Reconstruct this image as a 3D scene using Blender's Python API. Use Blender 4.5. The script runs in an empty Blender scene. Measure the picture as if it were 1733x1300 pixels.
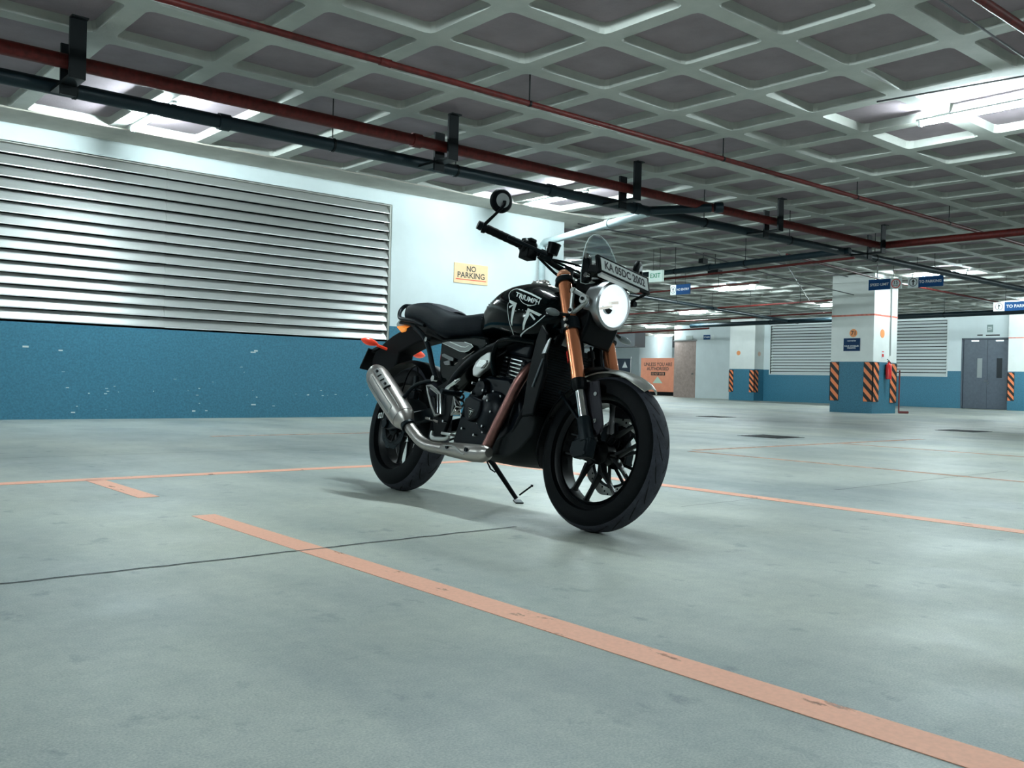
import bpy, bmesh, math, random
import numpy as np
from mathutils import Matrix, Vector, noise
random.seed(7)
PI = math.pi
SC = bpy.context.scene
COL = SC.collection

# ------------------------------------------------------------------ camera, world, exposure
W, H, FPX = 1733, 1300, 1568.0
PITCH, ROLL, YAW, CAMH = -0.0033, 0.0240, 0.8616, 0.55
_dX = np.array([math.sin(YAW), math.cos(YAW), 0]); _dY = np.array([-math.cos(YAW), math.sin(YAW), 0]); _dZ = np.array([0, 0, 1.])
_F = np.array([0, math.cos(PITCH), math.sin(PITCH)]); _U = np.array([0, -math.sin(PITCH), math.cos(PITCH)]); _R = np.array([1., 0, 0])
_c, _s = math.cos(ROLL), math.sin(ROLL)
_M = np.stack([_dX, _dY, _dZ], 1)
CR, CU, CF = _M.T @ (_c * _R + _s * _U), _M.T @ (_c * _U - _s * _R), _M.T @ _F
CC = np.array([0, 0, CAMH])
cam = bpy.data.cameras.new('camera'); camo = bpy.data.objects.new('camera', cam); COL.objects.link(camo)
cam.sensor_width = 36; cam.lens = 36 * FPX / W; cam.clip_end = 300; cam.clip_start = 0.02
camo.matrix_world = Matrix([[CR[i], CU[i], -CF[i], CC[i]] for i in range(3)] + [[0, 0, 0, 1]])
SC.camera = camo
SC.view_settings.view_transform = 'Standard'; SC.view_settings.look = 'None'
SC.view_settings.gamma = 1; SC.view_settings.use_curve_mapping = False
SC.view_settings.exposure = 0.12
LAMP = 560.0            # radiance of the fluorescent tubes
LAMP_COL = (0.79, 0.965, 1.0)
wd = bpy.data.worlds.new('world'); SC.world = wd; wd.use_nodes = True
wd.node_tree.nodes['Background'].inputs[0].default_value = (0.5, 0.6, 0.62, 1); wd.node_tree.nodes['Background'].inputs[1].default_value = 0.25
SC.cycles.max_bounces = 8; SC.cycles.diffuse_bounces = 5; SC.cycles.glossy_bounces = 4; SC.cycles.transmission_bounces = 6
SC.cycles.sample_clamp_indirect = 6; SC.cycles.caustics_reflective = False; SC.cycles.caustics_refractive = False

def ray(x, y): return CF + (x - W / 2) / FPX * CR + (H / 2 - y) / FPX * CU
def onz(x, y, z=0.): d = ray(x, y); return CC + d * (z - CC[2]) / d[2]
def ony(x, y, Y): d = ray(x, y); return CC + d * (Y - CC[1]) / d[1]
def onx(x, y, X): d = ray(x, y); return CC + d * (X - CC[0]) / d[0]

# ------------------------------------------------------------------ materials
MATS = {}
def mat(name, col, rough=.6, metal=0., noise_amt=0., noise_scale=8., bump=0., bump_scale=60., coat=0., emit=None, estr=0., trans=0., spec=None, alpha=None, col2=None, stretch=None):
    if name in MATS: return MATS[name]
    m = bpy.data.materials.new(name); m.use_nodes = True; nt = m.node_tree; N = nt.nodes; L = nt.links
    b = N['Principled BSDF']; b.inputs['Base Color'].default_value = (*col, 1); b.inputs['Roughness'].default_value = rough
    b.inputs['Metallic'].default_value = metal; b.inputs['Coat Weight'].default_value = coat; b.inputs['Coat Roughness'].default_value = .08
    if spec is not None: b.inputs['Specular IOR Level'].default_value = spec
    if trans: b.inputs['Transmission Weight'].default_value = trans
    if alpha is not None: b.inputs['Alpha'].default_value = alpha
    if emit: b.inputs['Emission Color'].default_value = (*emit, 1); b.inputs['Emission Strength'].default_value = estr
    tc = N.new('ShaderNodeTexCoord'); mp = N.new('ShaderNodeMapping'); L.new(tc.outputs['Object'], mp.inputs[0])
    if stretch: mp.inputs['Scale'].default_value = stretch
    if noise_amt or col2:
        n = N.new('ShaderNodeTexNoise'); n.inputs['Scale'].default_value = noise_scale; n.inputs['Detail'].default_value = 6; n.inputs['Roughness'].default_value = .62
        L.new(mp.outputs[0], n.inputs['Vector'])
        r = N.new('ShaderNodeValToRGB'); r.color_ramp.elements[0].position = .3; r.color_ramp.elements[1].position = .7
        c2 = col2 or tuple(min(1, c * (1 + noise_amt)) for c in col); c1 = col if col2 else tuple(c * (1 - noise_amt) for c in col)
        r.color_ramp.elements[0].color = (*c1, 1); r.color_ramp.elements[1].color = (*c2, 1)
        L.new(n.outputs['Fac'], r.inputs[0]); L.new(r.outputs[0], b.inputs['Base Color'])
    if bump:
        n2 = N.new('ShaderNodeTexNoise'); n2.inputs['Scale'].default_value = bump_scale; n2.inputs['Detail'].default_value = 4
        L.new(mp.outputs[0], n2.inputs['Vector']); bp = N.new('ShaderNodeBump'); bp.inputs['Strength'].default_value = bump; bp.inputs['Distance'].default_value = .01
        L.new(n2.outputs['Fac'], bp.inputs['Height']); L.new(bp.outputs[0], b.inputs['Normal'])
    MATS[name] = m; return m

# ------------------------------------------------------------------ mesh helpers
class MB:
    def __init__(s): s.v = []; s.f = []; s.mi = []; s.cur = 0
    def add(s, vs, fs):
        o = len(s.v); s.v += [tuple(map(float, p)) for p in vs]; s.f += [tuple(i + o for i in f) for f in fs]; s.mi += [s.cur] * len(fs); return s
    def box(s, a, b, M=None):
        x0, y0, z0 = a; x1, y1, z1 = b
        vs = [(x0,y0,z0),(x1,y0,z0),(x1,y1,z0),(x0,y1,z0),(x0,y0,z1),(x1,y0,z1),(x1,y1,z1),(x0,y1,z1)]
        if M is not None: vs = [tuple(M @ Vector(p)) for p in vs]
        return s.add(vs, [(0,3,2,1),(4,5,6,7),(0,1,5,4),(1,2,6,5),(2,3,7,6),(3,0,4,7)])
    def beam(s, p, q, w, h, up=(0,0,1)):
        p = np.array(p, float); q = np.array(q, float); d = q - p; d /= np.linalg.norm(d)
        u = np.cross(d, up); u /= np.linalg.norm(u); v = np.cross(u, d)
        vs = [c + a * u * w / 2 + b * v * h / 2 for c in (p, q) for a, b in ((-1,-1),(1,-1),(1,1),(-1,1))]
        return s.add(vs, [(0,1,2,3),(4,7,6,5),(0,4,5,1),(1,5,6,2),(2,6,7,3),(3,7,4,0)])
    def tube(s, pts, r, n=12, closed=False, smooth=0, caps=True):
        P = [np.array(p, float) for p in pts]; rr = list(r) if hasattr(r, '__len__') else [r] * len(P)
        if smooth and len(P) > 2: P, rr = spline(P, rr, smooth, closed)
        m = len(P); T = []
        for i in range(m):
            a = P[i - 1] if (i > 0 or closed) else P[i]; b = P[(i + 1) % m] if (i < m - 1 or closed) else P[i]
            t = b - a; T.append(t / (np.linalg.norm(t) + 1e-12))
        u = np.cross(T[0], [0, 0, 1.]);
        if np.linalg.norm(u) < .1: u = np.cross(T[0], [0, 1., 0])
        u /= np.linalg.norm(u); vs = []
        for i in range(m):
            u = u - T[i] * (u @ T[i]); u /= np.linalg.norm(u); w = np.cross(T[i], u)
            for k in range(n):
                a = 2 * PI * k / n; vs.append(P[i] + rr[i] * (math.cos(a) * u + math.sin(a) * w))
        fs = []
        for i in range(m if closed else m - 1):
            for k in range(n):
                j = (i + 1) % m; fs.append((i*n+k, i*n+(k+1)%n, j*n+(k+1)%n, j*n+k))
        if caps and not closed: fs += [tuple(range(n))[::-1], tuple(range((m-1)*n, m*n))]
        return s.add(vs, fs)
    def loft(s, secs, caps=True, closed=True):
        n = len(secs[0]); vs = [p for c in secs for p in c]; fs = []
        for i in range(len(secs) - 1):
            for k in range(n if closed else n - 1):
                fs.append((i*n+k, i*n+(k+1)%n, (i+1)*n+(k+1)%n, (i+1)*n+k))
        if caps: fs += [tuple(range(n))[::-1], tuple(range((len(secs)-1)*n, len(secs)*n))]
        return s.add(vs, fs)
    def lathe(s, prof, c, ax=(0, 1, 0), n=48, arc=None, loop=False):
        # prof: (radius, height along ax)
        ax = np.array(ax, float); ax /= np.linalg.norm(ax); u = np.cross(ax, [0, 0, 1.])
        if np.linalg.norm(u) < .1: u = np.array([1., 0, 0])
        u = u - ax * (u @ ax); u /= np.linalg.norm(u); w = np.cross(ax, u); c = np.array(c, float); m = len(prof); vs = []
        a0, a1 = arc if arc else (0, 2 * PI); cnt = n if not arc else n + 1
        for k in range(cnt):
            a = a0 + (a1 - a0) * k / n
            for r, h in prof: vs.append(c + ax * h + r * (math.cos(a) * u + math.sin(a) * w))
        fs = []
        for k in range(n):
            k2 = (k + 1) % cnt
            for i in range(m if loop else m - 1):
                j = (i + 1) % m; fs.append((k*m+i, k2*m+i, k2*m+j, k*m+j))
        return s.add(vs, fs)
    def disc(s, c, ax, r, h, n=24, r2=None): # solid cylinder centred
        r2 = r if r2 is None else r2
        return s.lathe([(1e-4, -h/2), (r, -h/2), (r2, h/2), (1e-4, h/2)], c, ax, n)
    def prism(s, poly, y0, y1):   # polygon in xz extruded along y
        n = len(poly); vs = [(x, y0, z) for x, z in poly] + [(x, y1, z) for x, z in poly]
        return s.add(vs, [tuple(range(n)), tuple(range(n, 2*n))[::-1]] + [(i, i + n, (i+1)%n + n, (i+1)%n) for i in range(n)])
    def build(s, name, m, parent=None, smooth=True, bevel=0., sub=0, kind=None, label=None, recalc=True):
        me = bpy.data.meshes.new(name); me.from_pydata(s.v, [], s.f)
        for mm in (m if isinstance(m, (list, tuple)) else [m]): me.materials.append(mm)
        if isinstance(m, (list, tuple)): me.polygons.foreach_set('material_index', s.mi)
        if recalc:
            bm = bmesh.new(); bm.from_mesh(me); bmesh.ops.remove_doubles(bm, verts=bm.verts, dist=1e-5); bmesh.ops.recalc_face_normals(bm, faces=bm.faces); bm.to_mesh(me); bm.free()
        o = bpy.data.objects.new(name, me); COL.objects.link(o)
        if parent: o.parent = parent
        if bevel:
            b = o.modifiers.new('bevel', 'BEVEL'); b.width = bevel; b.segments = 2; b.limit_method = 'ANGLE'; b.angle_limit = .6
        if sub: q = o.modifiers.new('sub', 'SUBSURF'); q.levels = sub; q.render_levels = sub
        if smooth:
            me.polygons.foreach_set('use_smooth', [True] * len(me.polygons))
            if not sub: me.set_sharp_from_angle(angle=.7)
        if kind: o['kind'] = kind
        if label: o['label'] = label
        return o

def spline(P, rr, sub, closed=False):
    n = len(P); out = []; ro = []
    for i in range(n if closed else n - 1):
        g = lambda k: P[k % n] if closed else P[max(0, min(n - 1, k))]
        p0, p1, p2, p3 = g(i-1), g(i), g(i+1), g(i+2)
        for k in range(sub):
            t = k / sub
            out.append(.5 * ((2*p1) + (-p0+p2)*t + (2*p0-5*p1+4*p2-p3)*t*t + (-p0+3*p1-3*p2+p3)*t**3))
            ro.append(rr[i] * (1-t) + rr[(i+1) % n] * t)
    if not closed: out.append(P[-1]); ro.append(rr[-1])
    return out, ro

def empty(name, loc, label, cat, group=None, rz=0):
    o = bpy.data.objects.new(name, None); COL.objects.link(o); o.location = loc; o.rotation_euler = (0, 0, rz); o.empty_display_size = .1
    o['label'] = label; o['category'] = cat
    if group: o['group'] = group
    return o
def tag(o, label, cat, group=None):
    o['label'] = label; o['category'] = cat
    if group: o['group'] = group
    return o
def copy_tree(o, parent=None):
    c = o.copy(); COL.objects.link(c)
    if parent: c.parent = parent
    for ch in list(o.children): copy_tree(ch, c)
    return c
_TXT = {}
def text_geo(s, width=None, height=None, shear=0., bold=0.):
    """flat lettering as (verts 2D centred on 0, faces)"""
    cu = bpy.data.curves.new('t', 'FONT'); cu.body = s; cu.align_x = 'CENTER'; cu.align_y = 'CENTER'; cu.shear = shear; cu.offset = bold; cu.resolution_u = 3; cu.space_line = .9
    o = bpy.data.objects.new('t', cu); COL.objects.link(o); dg = bpy.context.evaluated_depsgraph_get(); dg.update()
    me = bpy.data.meshes.new_from_object(o.evaluated_get(dg)); v = np.array([p.co[:2] for p in me.vertices]); f = [tuple(p.vertices) for p in me.polygons]
    bpy.data.objects.remove(o); bpy.data.curves.remove(cu); bpy.data.meshes.remove(me)
    mn, mx = v.min(0), v.max(0); v -= (mn + mx) / 2; sx = width / (mx - mn)[0] if width else None; sy = height / (mx - mn)[1] if height else None
    sx = sx or sy; sy = sy or sx
    return v * [sx, sy], f
def lettering(s, o, ex, ey, m, parent, width=None, height=None, name='lettering', shear=0., bold=.012, label=None):
    v, f = text_geo(s, width, height, shear, bold); o = np.array(o, float); ex = np.array(ex, float); ey = np.array(ey, float)
    b = MB(); b.add([o + a * ex + c * ey for a, c in v], f); ob = b.build(name, m, parent, smooth=False, recalc=False)
    if label: ob['label'] = label
    return ob

# ================================================================== SETTING
CEIL = 3.20; WY = 11.14; WX1 = 10.62; FX = 31.26
XMIN, XMAX, YMIN, YMAX = -9.0, 45.0, -9.0, 42.0

def floor_material():
    m = bpy.data.materials.new('concrete_floor'); m.use_nodes = True; nt = m.node_tree; N = nt.nodes; L = nt.links; b = N['Principled BSDF']
    geo = N.new('ShaderNodeNewGeometry'); 
    def noi(sc, det=6, ro=.6, st=(1,1,1), off=(0,0,0)):
        mp = N.new('ShaderNodeMapping'); mp.inputs['Scale'].default_value = st; mp.inputs['Location'].default_value = off; L.new(geo.outputs['Position'], mp.inputs[0])
        n = N.new('ShaderNodeTexNoise'); n.inputs['Scale'].default_value = sc; n.inputs['Detail'].default_value = det; n.inputs['Roughness'].default_value = ro
        L.new(mp.outputs[0], n.inputs['Vector']); return n.outputs['Fac']
    def ramp(f, p0, c0, p1, c1):
        r = N.new('ShaderNodeValToRGB'); e = r.color_ramp.elements; e[0].position = p0; e[1].position = p1; e[0].color = (*c0, 1); e[1].color = (*c1, 1); L.new(f, r.inputs[0]); return r.outputs[0]
    def mul(a, c, fac=1.):
        x = N.new('ShaderNodeMix'); x.data_type = 'RGBA'; x.blend_type = 'MULTIPLY'; x.inputs[0].default_value = fac; L.new(a, x.inputs[6]); L.new(c, x.inputs[7]); return x.outputs[2]
    base = ramp(noi(.9, 7, .62), .32, (.43, .445, .412), .70, (.53, .54, .495))
    st = ramp(noi(1.6, 7, .6, (1, .35, 1)), .36, (.76, .79, .82), .56, (1.02, 1.02, 1.01))
    sp = ramp(noi(9.0, 5, .62, (1, .8, 1), (3, 9, 0)), .30, (.70, .72, .76), .40, (1, 1, 1))
    fine = mul(ramp(noi(230, 2, .7), .30, (.76, .79, .80), .70, (1.20, 1.17, 1.13)), ramp(noi(22, 5, .7), .32, (.90, .91, .93), .66, (1.05, 1.05, 1.04)))
    big = ramp(noi(.33, 4, .5, (1, 1, 1), (4.2, 1.7, 0)), .36, (.84, .88, .93), .60, (1.03, 1.03, 1.0))
    c = mul(mul(mul(mul(base, st), sp), fine), big); L.new(c, b.inputs['Base Color'])
    rr = ramp(noi(2.2, 5, .6), .3, (.38,)*3, .7, (.62,)*3); L.new(rr, b.inputs['Roughness']); b.inputs['Specular IOR Level'].default_value = .35
    bp = N.new('ShaderNodeBump'); bp.inputs['Strength'].default_value = .12; bp.inputs['Distance'].default_value = .004; L.new(noi(90, 3), bp.inputs['Height']); L.new(bp.outputs[0], b.inputs['Normal'])
    return m
def paint_material(name, col, wear_lo=.40, wear_hi=.47, faint=0.):
    """worn road paint: flakes away to the concrete underneath (alpha)"""
    m = bpy.data.materials.new(name); m.use_nodes = True; nt = m.node_tree; N = nt.nodes; L = nt.links; b = N['Principled BSDF']; b.inputs['Roughness'].default_value = .6
    geo = N.new('ShaderNodeNewGeometry'); mp = N.new('ShaderNodeMapping'); mp.inputs['Scale'].default_value = (6, 2.2, 1); L.new(geo.outputs['Position'], mp.inputs[0])
    n = N.new('ShaderNodeTexNoise'); n.inputs['Scale'].default_value = 2.4; n.inputs['Detail'].default_value = 8; n.inputs['Roughness'].default_value = .68; L.new(mp.outputs[0], n.inputs['Vector'])
    r = N.new('ShaderNodeValToRGB'); e = r.color_ramp.elements; e[0].position = wear_lo - .035; e[1].position = wear_hi - .035; e[0].color = (.25 if faint < .4 else 0,)*3 + (1,); e[1].color = (1 - faint,)*3 + (1,); L.new(n.outputs['Fac'], r.inputs[0]); L.new(r.outputs[0], b.inputs['Alpha'])
    n2 = N.new('ShaderNodeTexNoise'); n2.inputs['Scale'].default_value = 90; n2.inputs['Detail'].default_value = 4; L.new(geo.outputs['Position'], n2.inputs['Vector'])
    r2 = N.new('ShaderNodeValToRGB'); e = r2.color_ramp.elements; e[0].position = .3; e[1].position = .7; e[0].color = (*[c * .93 for c in col], 1); e[1].color = (*[min(1, c * 1.05) for c in col], 1); L.new(n2.outputs['Fac'], r2.inputs[0]); L.new(r2.outputs[0], b.inputs['Base Color'])
    return m

M_FLOOR = floor_material()
M_WHITE = mat('white_wall_paint', (.70, .765, .775), .6, noise_amt=.05, noise_scale=1.5, bump=.05)
M_BLUE = mat('blue_wall_paint', (.045, .185, .275), .42, noise_amt=.22, noise_scale=45, bump=.10, bump_scale=90)
M_RIB = mat('rib_concrete', (.42, .43, .395), .8, noise_amt=.10, noise_scale=3, bump=.15)
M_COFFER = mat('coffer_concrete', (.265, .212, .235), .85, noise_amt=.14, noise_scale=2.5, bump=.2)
M_SOFFIT = mat('soffit_concrete', (.52, .50, .45), .8, noise_amt=.16, noise_scale=2.2, bump=.1)
M_LINE = paint_material('orange_line_paint', (.97, .47, .32), .37, .43)
M_LINE2 = paint_material('faded_orange_line_paint', (.80, .48, .34), .44, .56, .35)
M_DARK = mat('black_metal', (.004, .006, .007), .5, spec=.15)
M_IRON = mat('cast_iron', (.03, .03, .035), .5, .6, noise_amt=.3, noise_scale=30)

b = MB(); b.box((XMIN, YMIN, -.25), (XMAX, YMAX, 0)); floor = b.build('floor', M_FLOOR, smooth=False, kind='structure')
def line(x0, y0, x1, y1, m=None, z=.0015):
    q = MB(); q.box((x0, y0, 0.0002), (x1, y1, z)); return q.build('painted_line', m or M_LINE, floor, smooth=False)
line(1.395, -6.0, 1.487, 3.50); line(1.405, 4.12, 1.495, 4.90); line(-8.0, 4.88, 5.9, 4.985)
line(3.89, -6, 3.985, 4.88); line(6.12, -6, 6.19, 4.88, M_LINE2); line(6.3, 4.90, 10.4, 4.98, M_LINE2); line(3.3, 7.85, 8.5, 7.92, M_LINE2); line(8.55, -6, 8.62, 4.88, M_LINE2)
# expansion joints
M_JOINT = mat('dark_joint_sealant', (.05, .055, .06), .7, noise_amt=.3, noise_scale=20)
def joint(pts, w):
    q = MB()
    for (x0, y0), (x1, y1) in zip(pts[:-1], pts[1:]):
        n = np.array([y0 - y1, x1 - x0]); n = n / np.linalg.norm(n) * w / 2
        q.add([(x0 - n[0], y0 - n[1], .0018), (x1 - n[0], y1 - n[1], .0018), (x1 + n[0], y1 + n[1], .0018), (x0 + n[0], y0 + n[1], .0018)], [(0, 1, 2, 3)])
    return q.build('expansion_joint', M_JOINT, floor, smooth=False)
def wob(x0, x1, y, n, a): return [(x0 + (x1 - x0) * i / n, y + random.uniform(-a, a)) for i in range(n + 1)]
joint(wob(.4, 2.3, 2.635, 26, .006), .009); joint(wob(4.6, 6.9, 2.66, 20, .006), .005); joint(wob(.9, 3.4, 6.33, 16, .01), .007); joint(wob(3.3, 3.9, 2.66, 8, .006), .004)
# drain covers in the floor
for i, (x0, y0, s) in enumerate(((8.62, 5.66, .52), (13.2, 9.85, .5), (13.0, 5.45, .55))):
    q = MB(); q.box((x0, y0, .0005), (x0 + s, y0 + s, .004)); fr = q.build('drain_frame', M_IRON, floor, smooth=False)
    q = MB()
    for k in range(7): q.box((x0 + .03 + k * (s - .06) / 7, y0 + .03, .004), (x0 + .03 + (k + .55) * (s - .06) / 7, y0 + s - .03, .008))
    q.build('drain_bar', M_DARK, fr, smooth=False)

# ---- waffle ceiling
PX, PY, OX, OY = .961, .920, 5.162, 5.018
def waffle():
    hw = .076; dep = .078; vs = []; fs = []; mi = []
    xs = np.arange(math.floor((XMIN - OX) / PX), math.ceil((XMAX - OX) / PX)); ys = np.arange(math.floor((YMIN - OY) / PY), math.ceil((YMAX - OY) / PY))
    ring = []
    for q, (sx, sy) in enumerate(((1, 1), (-1, 1), (-1, -1), (1, -1))):
        for k in range(3): ring.append((sx, sy, q * PI / 2 + k * PI / 4))
    def rr(ax, ay, r): return [(sx * (ax - r) + r * math.cos(a), sy * (ay - r) + r * math.sin(a)) for sx, sy, a in ring]
    lo = rr(PX / 2 - hw, PY / 2 - hw, .055); hi = rr(PX / 2 - hw - .016, PY / 2 - hw - .016, .065)
    cell = [(PX/2, PY/2, 0), (-PX/2, PY/2, 0), (-PX/2, -PY/2, 0), (PX/2, -PY/2, 0)] + [(x, y, 0) for x, y in lo] + [(x, y, dep) for x, y in hi]
    cf = []; cm = []
    for q in range(4):
        a = 4 + q * 3; nx = 4 + ((q + 1) % 4) * 3
        cf += [(q, a, a + 1, a + 2), (q, a + 2, nx, (q + 1) % 4)]; cm += [0, 0]
    for k in range(12): cf.append((4 + k, 16 + k, 16 + (k + 1) % 12, 4 + (k + 1) % 12)); cm.append(0)
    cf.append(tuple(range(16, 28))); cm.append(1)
    for i in xs:
        for j in ys:
            cx, cy = OX + (i + .5) * PX, OY + (j + .5) * PY
            if cx < WX1 and cy > WY + .2: continue
            o = len(vs)
            if cx < WX1 + .2 and cy > 10.4:
                vs += [(cx - PX/2, cy - PY/2, CEIL), (cx + PX/2, cy - PY/2, CEIL), (cx + PX/2, WY + .3, CEIL), (cx - PX/2, WY + .3, CEIL)]; fs.append((o, o+1, o+2, o+3)); mi.append(2); continue
            vs += [(cx + x, cy + y, CEIL + z) for x, y, z in cell]; fs += [tuple(k + o for k in f) for f in cf]; mi += cm
    # slab above
    o = len(vs); vs += [(XMIN, YMIN, CEIL + .4), (XMAX, YMIN, CEIL + .4), (XMAX, YMAX, CEIL + .4), (XMIN, YMAX, CEIL + .4)]; fs.append((o, o+1, o+2, o+3)); mi.append(0)
    me = bpy.data.meshes.new('ceiling'); me.from_pydata(vs, [], fs)
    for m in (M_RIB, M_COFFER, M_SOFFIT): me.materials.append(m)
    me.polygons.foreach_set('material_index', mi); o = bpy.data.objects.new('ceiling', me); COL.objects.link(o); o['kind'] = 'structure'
waffle()

def ceil_z(x, y):
    if x < WX1 + .2 and y > 10.45: return CEIL
    u, v = (x - OX) / PX % 1, (y - OY) / PY % 1
    return CEIL + (.078 if min(u, 1 - u) * PX > .13 and min(v, 1 - v) * PY > .13 else 0)
# ---- walls
BH = 1.29   # height of the blue dado on the left wall
def wall(name, boxes, mats):
    q = MB()
    for a, c, k in boxes: q.cur = k; q.box(a, c)
    return q.build(name, mats, smooth=False, kind='structure')
LX0, LX1, LZ0, LZ1 = -6.0, 7.245, 1.085, 3.0
wb = []
def wseg(x0, x1, z0, z1):
    if z0 < BH: wb.append(((x0, WY, z0), (x1, WY + .3, min(z1, BH)), 1))
    if z1 > BH: wb.append(((x0, WY, max(z0, BH)), (x1, WY + .3, z1), 0))
wseg(XMIN, LX0, 0, CEIL); wseg(LX0, LX1, 0, LZ0); wseg(LX0, LX1, LZ1, CEIL); wseg(LX1, WX1, 0, CEIL)
wall_left = wall('wall_left', wb, [M_WHITE, M_BLUE])
wall('wall_corner', [((WX1 - .3, WY + .3, 0), (WX1, YMAX, CEIL), 0)], [M_WHITE, M_BLUE])
wall('wall_back', [((XMIN - .3, YMIN, 0), (XMIN, YMAX, CEIL + .4), 0)], [M_WHITE, M_BLUE])
wall('wall_right', [((XMIN, YMIN - .3, 0), (XMAX, YMIN, CEIL + .4), 0)], [M_WHITE, M_BLUE])
wall('wall_rear', [((XMIN, YMAX, 0), (XMAX, YMAX + .3, CEIL + .4), 0)], [M_WHITE, M_BLUE])
wall('wall_end', [((XMAX, YMIN, 0), (XMAX + .3, YMAX, CEIL + .4), 0)], [M_WHITE, M_BLUE])
FB = 1.235
FL0, FL1, FZ0, FZ1 = 14.10, 20.95, 1.07, 2.95
DY0, DY1, DZ = 11.98, 13.61, 2.32
fb = []
def fseg(y0, y1, z0, z1):
    if z0 < FB: fb.append(((FX, y0, z0), (FX + .35, y1, min(z1, FB)), 1))
    if z1 > FB: fb.append(((FX, y0, max(z0, FB)), (FX + .35, y1, z1), 0))
fseg(YMIN, DY0, 0, CEIL); fseg(DY0, DY1, DZ, CEIL); fseg(DY1, FL0, 0, CEIL); fseg(FL0, FL1, 0, FZ0); fseg(FL0, FL1, FZ1, CEIL); fseg(FL1, 22.3, 0, CEIL)
wall('wall_far', fb, [M_WHITE, M_BLUE])
# scuffs and chipped paint on the blue dado
M_CHIP = mat('chipped_plaster', (.62, .70, .70), .8)
q = MB()
for k in range(46):
    x = random.uniform(2.8, 9.5); z = random.choice([random.uniform(.05, 1.0), .36 + random.gauss(0, .02), .30 + random.gauss(0, .012)])
    w, h = random.uniform(.006, .035), random.uniform(.003, .010); q.box((x, WY - .0015, z), (x + w, WY + .001, z + h))
for px, py in ((424, 597), (430, 595), (99, 594), (38, 588), (325, 697), (425, 686), (120, 699)):
    p = ony(px, py, WY); q.box((p[0], WY - .0015, p[2]), (p[0] + random.uniform(.02, .08), WY + .001, p[2] + random.uniform(.008, .02)))
q.build('paint_chip', M_CHIP, wall_left, smooth=False, kind='stuff')

# ---- big louvre in the left wall
M_LOUV = mat('louvre_aluminium', (.80, .80, .78), .40, .80, noise_amt=.06, noise_scale=6, stretch=(.15, 1, 4))
M_LFRAME = mat('louvre_frame', (.50, .50, .46), .5, .2)
M_VOID = mat('louvre_void', (.004, .006, .007), .9)
lou = empty('ventilation_louvre', (LX0, WY, 0), 'wide grey metal ventilation louvre set in the near white and blue wall', 'louver')
def loc(px, py, pz, r): return (px - r[0], py - r[1], pz - r[2])
NS = 15; SP = (LZ1 - LZ0) / NS
def slat_mesh(x0, x1, axis='x', sp=SP, dep=.060, rise=.93):
    # front lip, sloping blade rising inward
    prof = [(-.004, 0.0), (-.004, .010), (0.004, .014), (dep, sp * rise), (dep, sp * rise - .005), (0.012, .006), (.004, 0.0)]
    q = MB(); n = len(prof)
    A = [(x0, d, z) if axis == 'x' else (d, x0, z) for d, z in prof]; B_ = [(x1, d, z) if axis == 'x' else (d, x1, z) for d, z in prof]
    q.add(A + B_, [tuple(range(n)), tuple(range(n, 2*n))[::-1]] + [(i, i+n, (i+1)%n+n, (i+1)%n) for i in range(n)]); return q
jx = 4.06
segs = ((LX0 + .02, 1.0), (1.004, jx - .002), (jx + .002, LX1 - .045))
pro = [slat_mesh(a - LX0, c - LX0).build('slat', M_LOUV, lou, smooth=False) for a, c in segs]
for k in range(NS):
    for s_, o in enumerate(pro):
        c = o if k == 0 else o.copy()
        if k: COL.objects.link(c)
        c.location = (0, random.uniform(0, .004) if s_ < 2 else .006, LZ0 + .004 + k * SP + random.uniform(-.002, .002))
q = MB()
for a, c in (((0, 0, LZ0 - .02), (LX1 - LX0, .16, LZ0)), ((0, 0, LZ1 - .008), (LX1 - LX0, .16, LZ1 + .01)), ((LX1 - LX0 - .03, .012, LZ0), (LX1 - LX0 + .002, .16, LZ1))): q.box(a, c)
q.build('louvre_frame', M_LFRAME, lou, smooth=False)
q = MB(); q.box((-.05, .17, LZ0 - .05), (LX1 - LX0 + .05, .19, LZ1 + .05)); q.build('dark_void_sheet', M_VOID, lou, smooth=False)  # black sheet stands in for the dark interior behind the slats

# ---- far louvre
M_LOUV2 = mat('pale_louvre_slat', (.68, .73, .72), .5, .1)
lou2 = empty('ventilation_louvre', (FX, FL0, 0), 'pale slatted louvre in the far wall, seen on both sides of the striped pillar', 'louver')
n2 = 17; sp2 = (FZ1 - FZ0) / n2
ps = slat_mesh(.02, FL1 - FL0 - .02, 'y', sp2, .055, .78).build('slat', M_LOUV2, lou2, smooth=False)
for k in range(n2):
    c = ps if k == 0 else ps.copy()
    if k: COL.objects.link(c)
    c.location = (0, 0, FZ0 + .004 + k * sp2)
q = MB(); q.box((-.01, -.04, FZ0 - .03), (.14, FL1 - FL0 + .04, FZ0)); q.box((-.01, -.04, FZ1), (.14, FL1 - FL0 + .04, FZ1 + .03)); q.box((-.01, -.04, FZ0), (.14, 0, FZ1)); q.box((-.01, FL1 - FL0, FZ0), (.14, FL1 - FL0 + .04, FZ1))
q.build('louvre_frame', M_LOUV2, lou2, smooth=False)
q = MB(); q.box((.16, 0, FZ0), (.18, FL1 - FL0, FZ1)); q.build('dark_void_sheet', M_VOID, lou2, smooth=False)  # same black sheet in place of the dark depth of the far louvre

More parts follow.
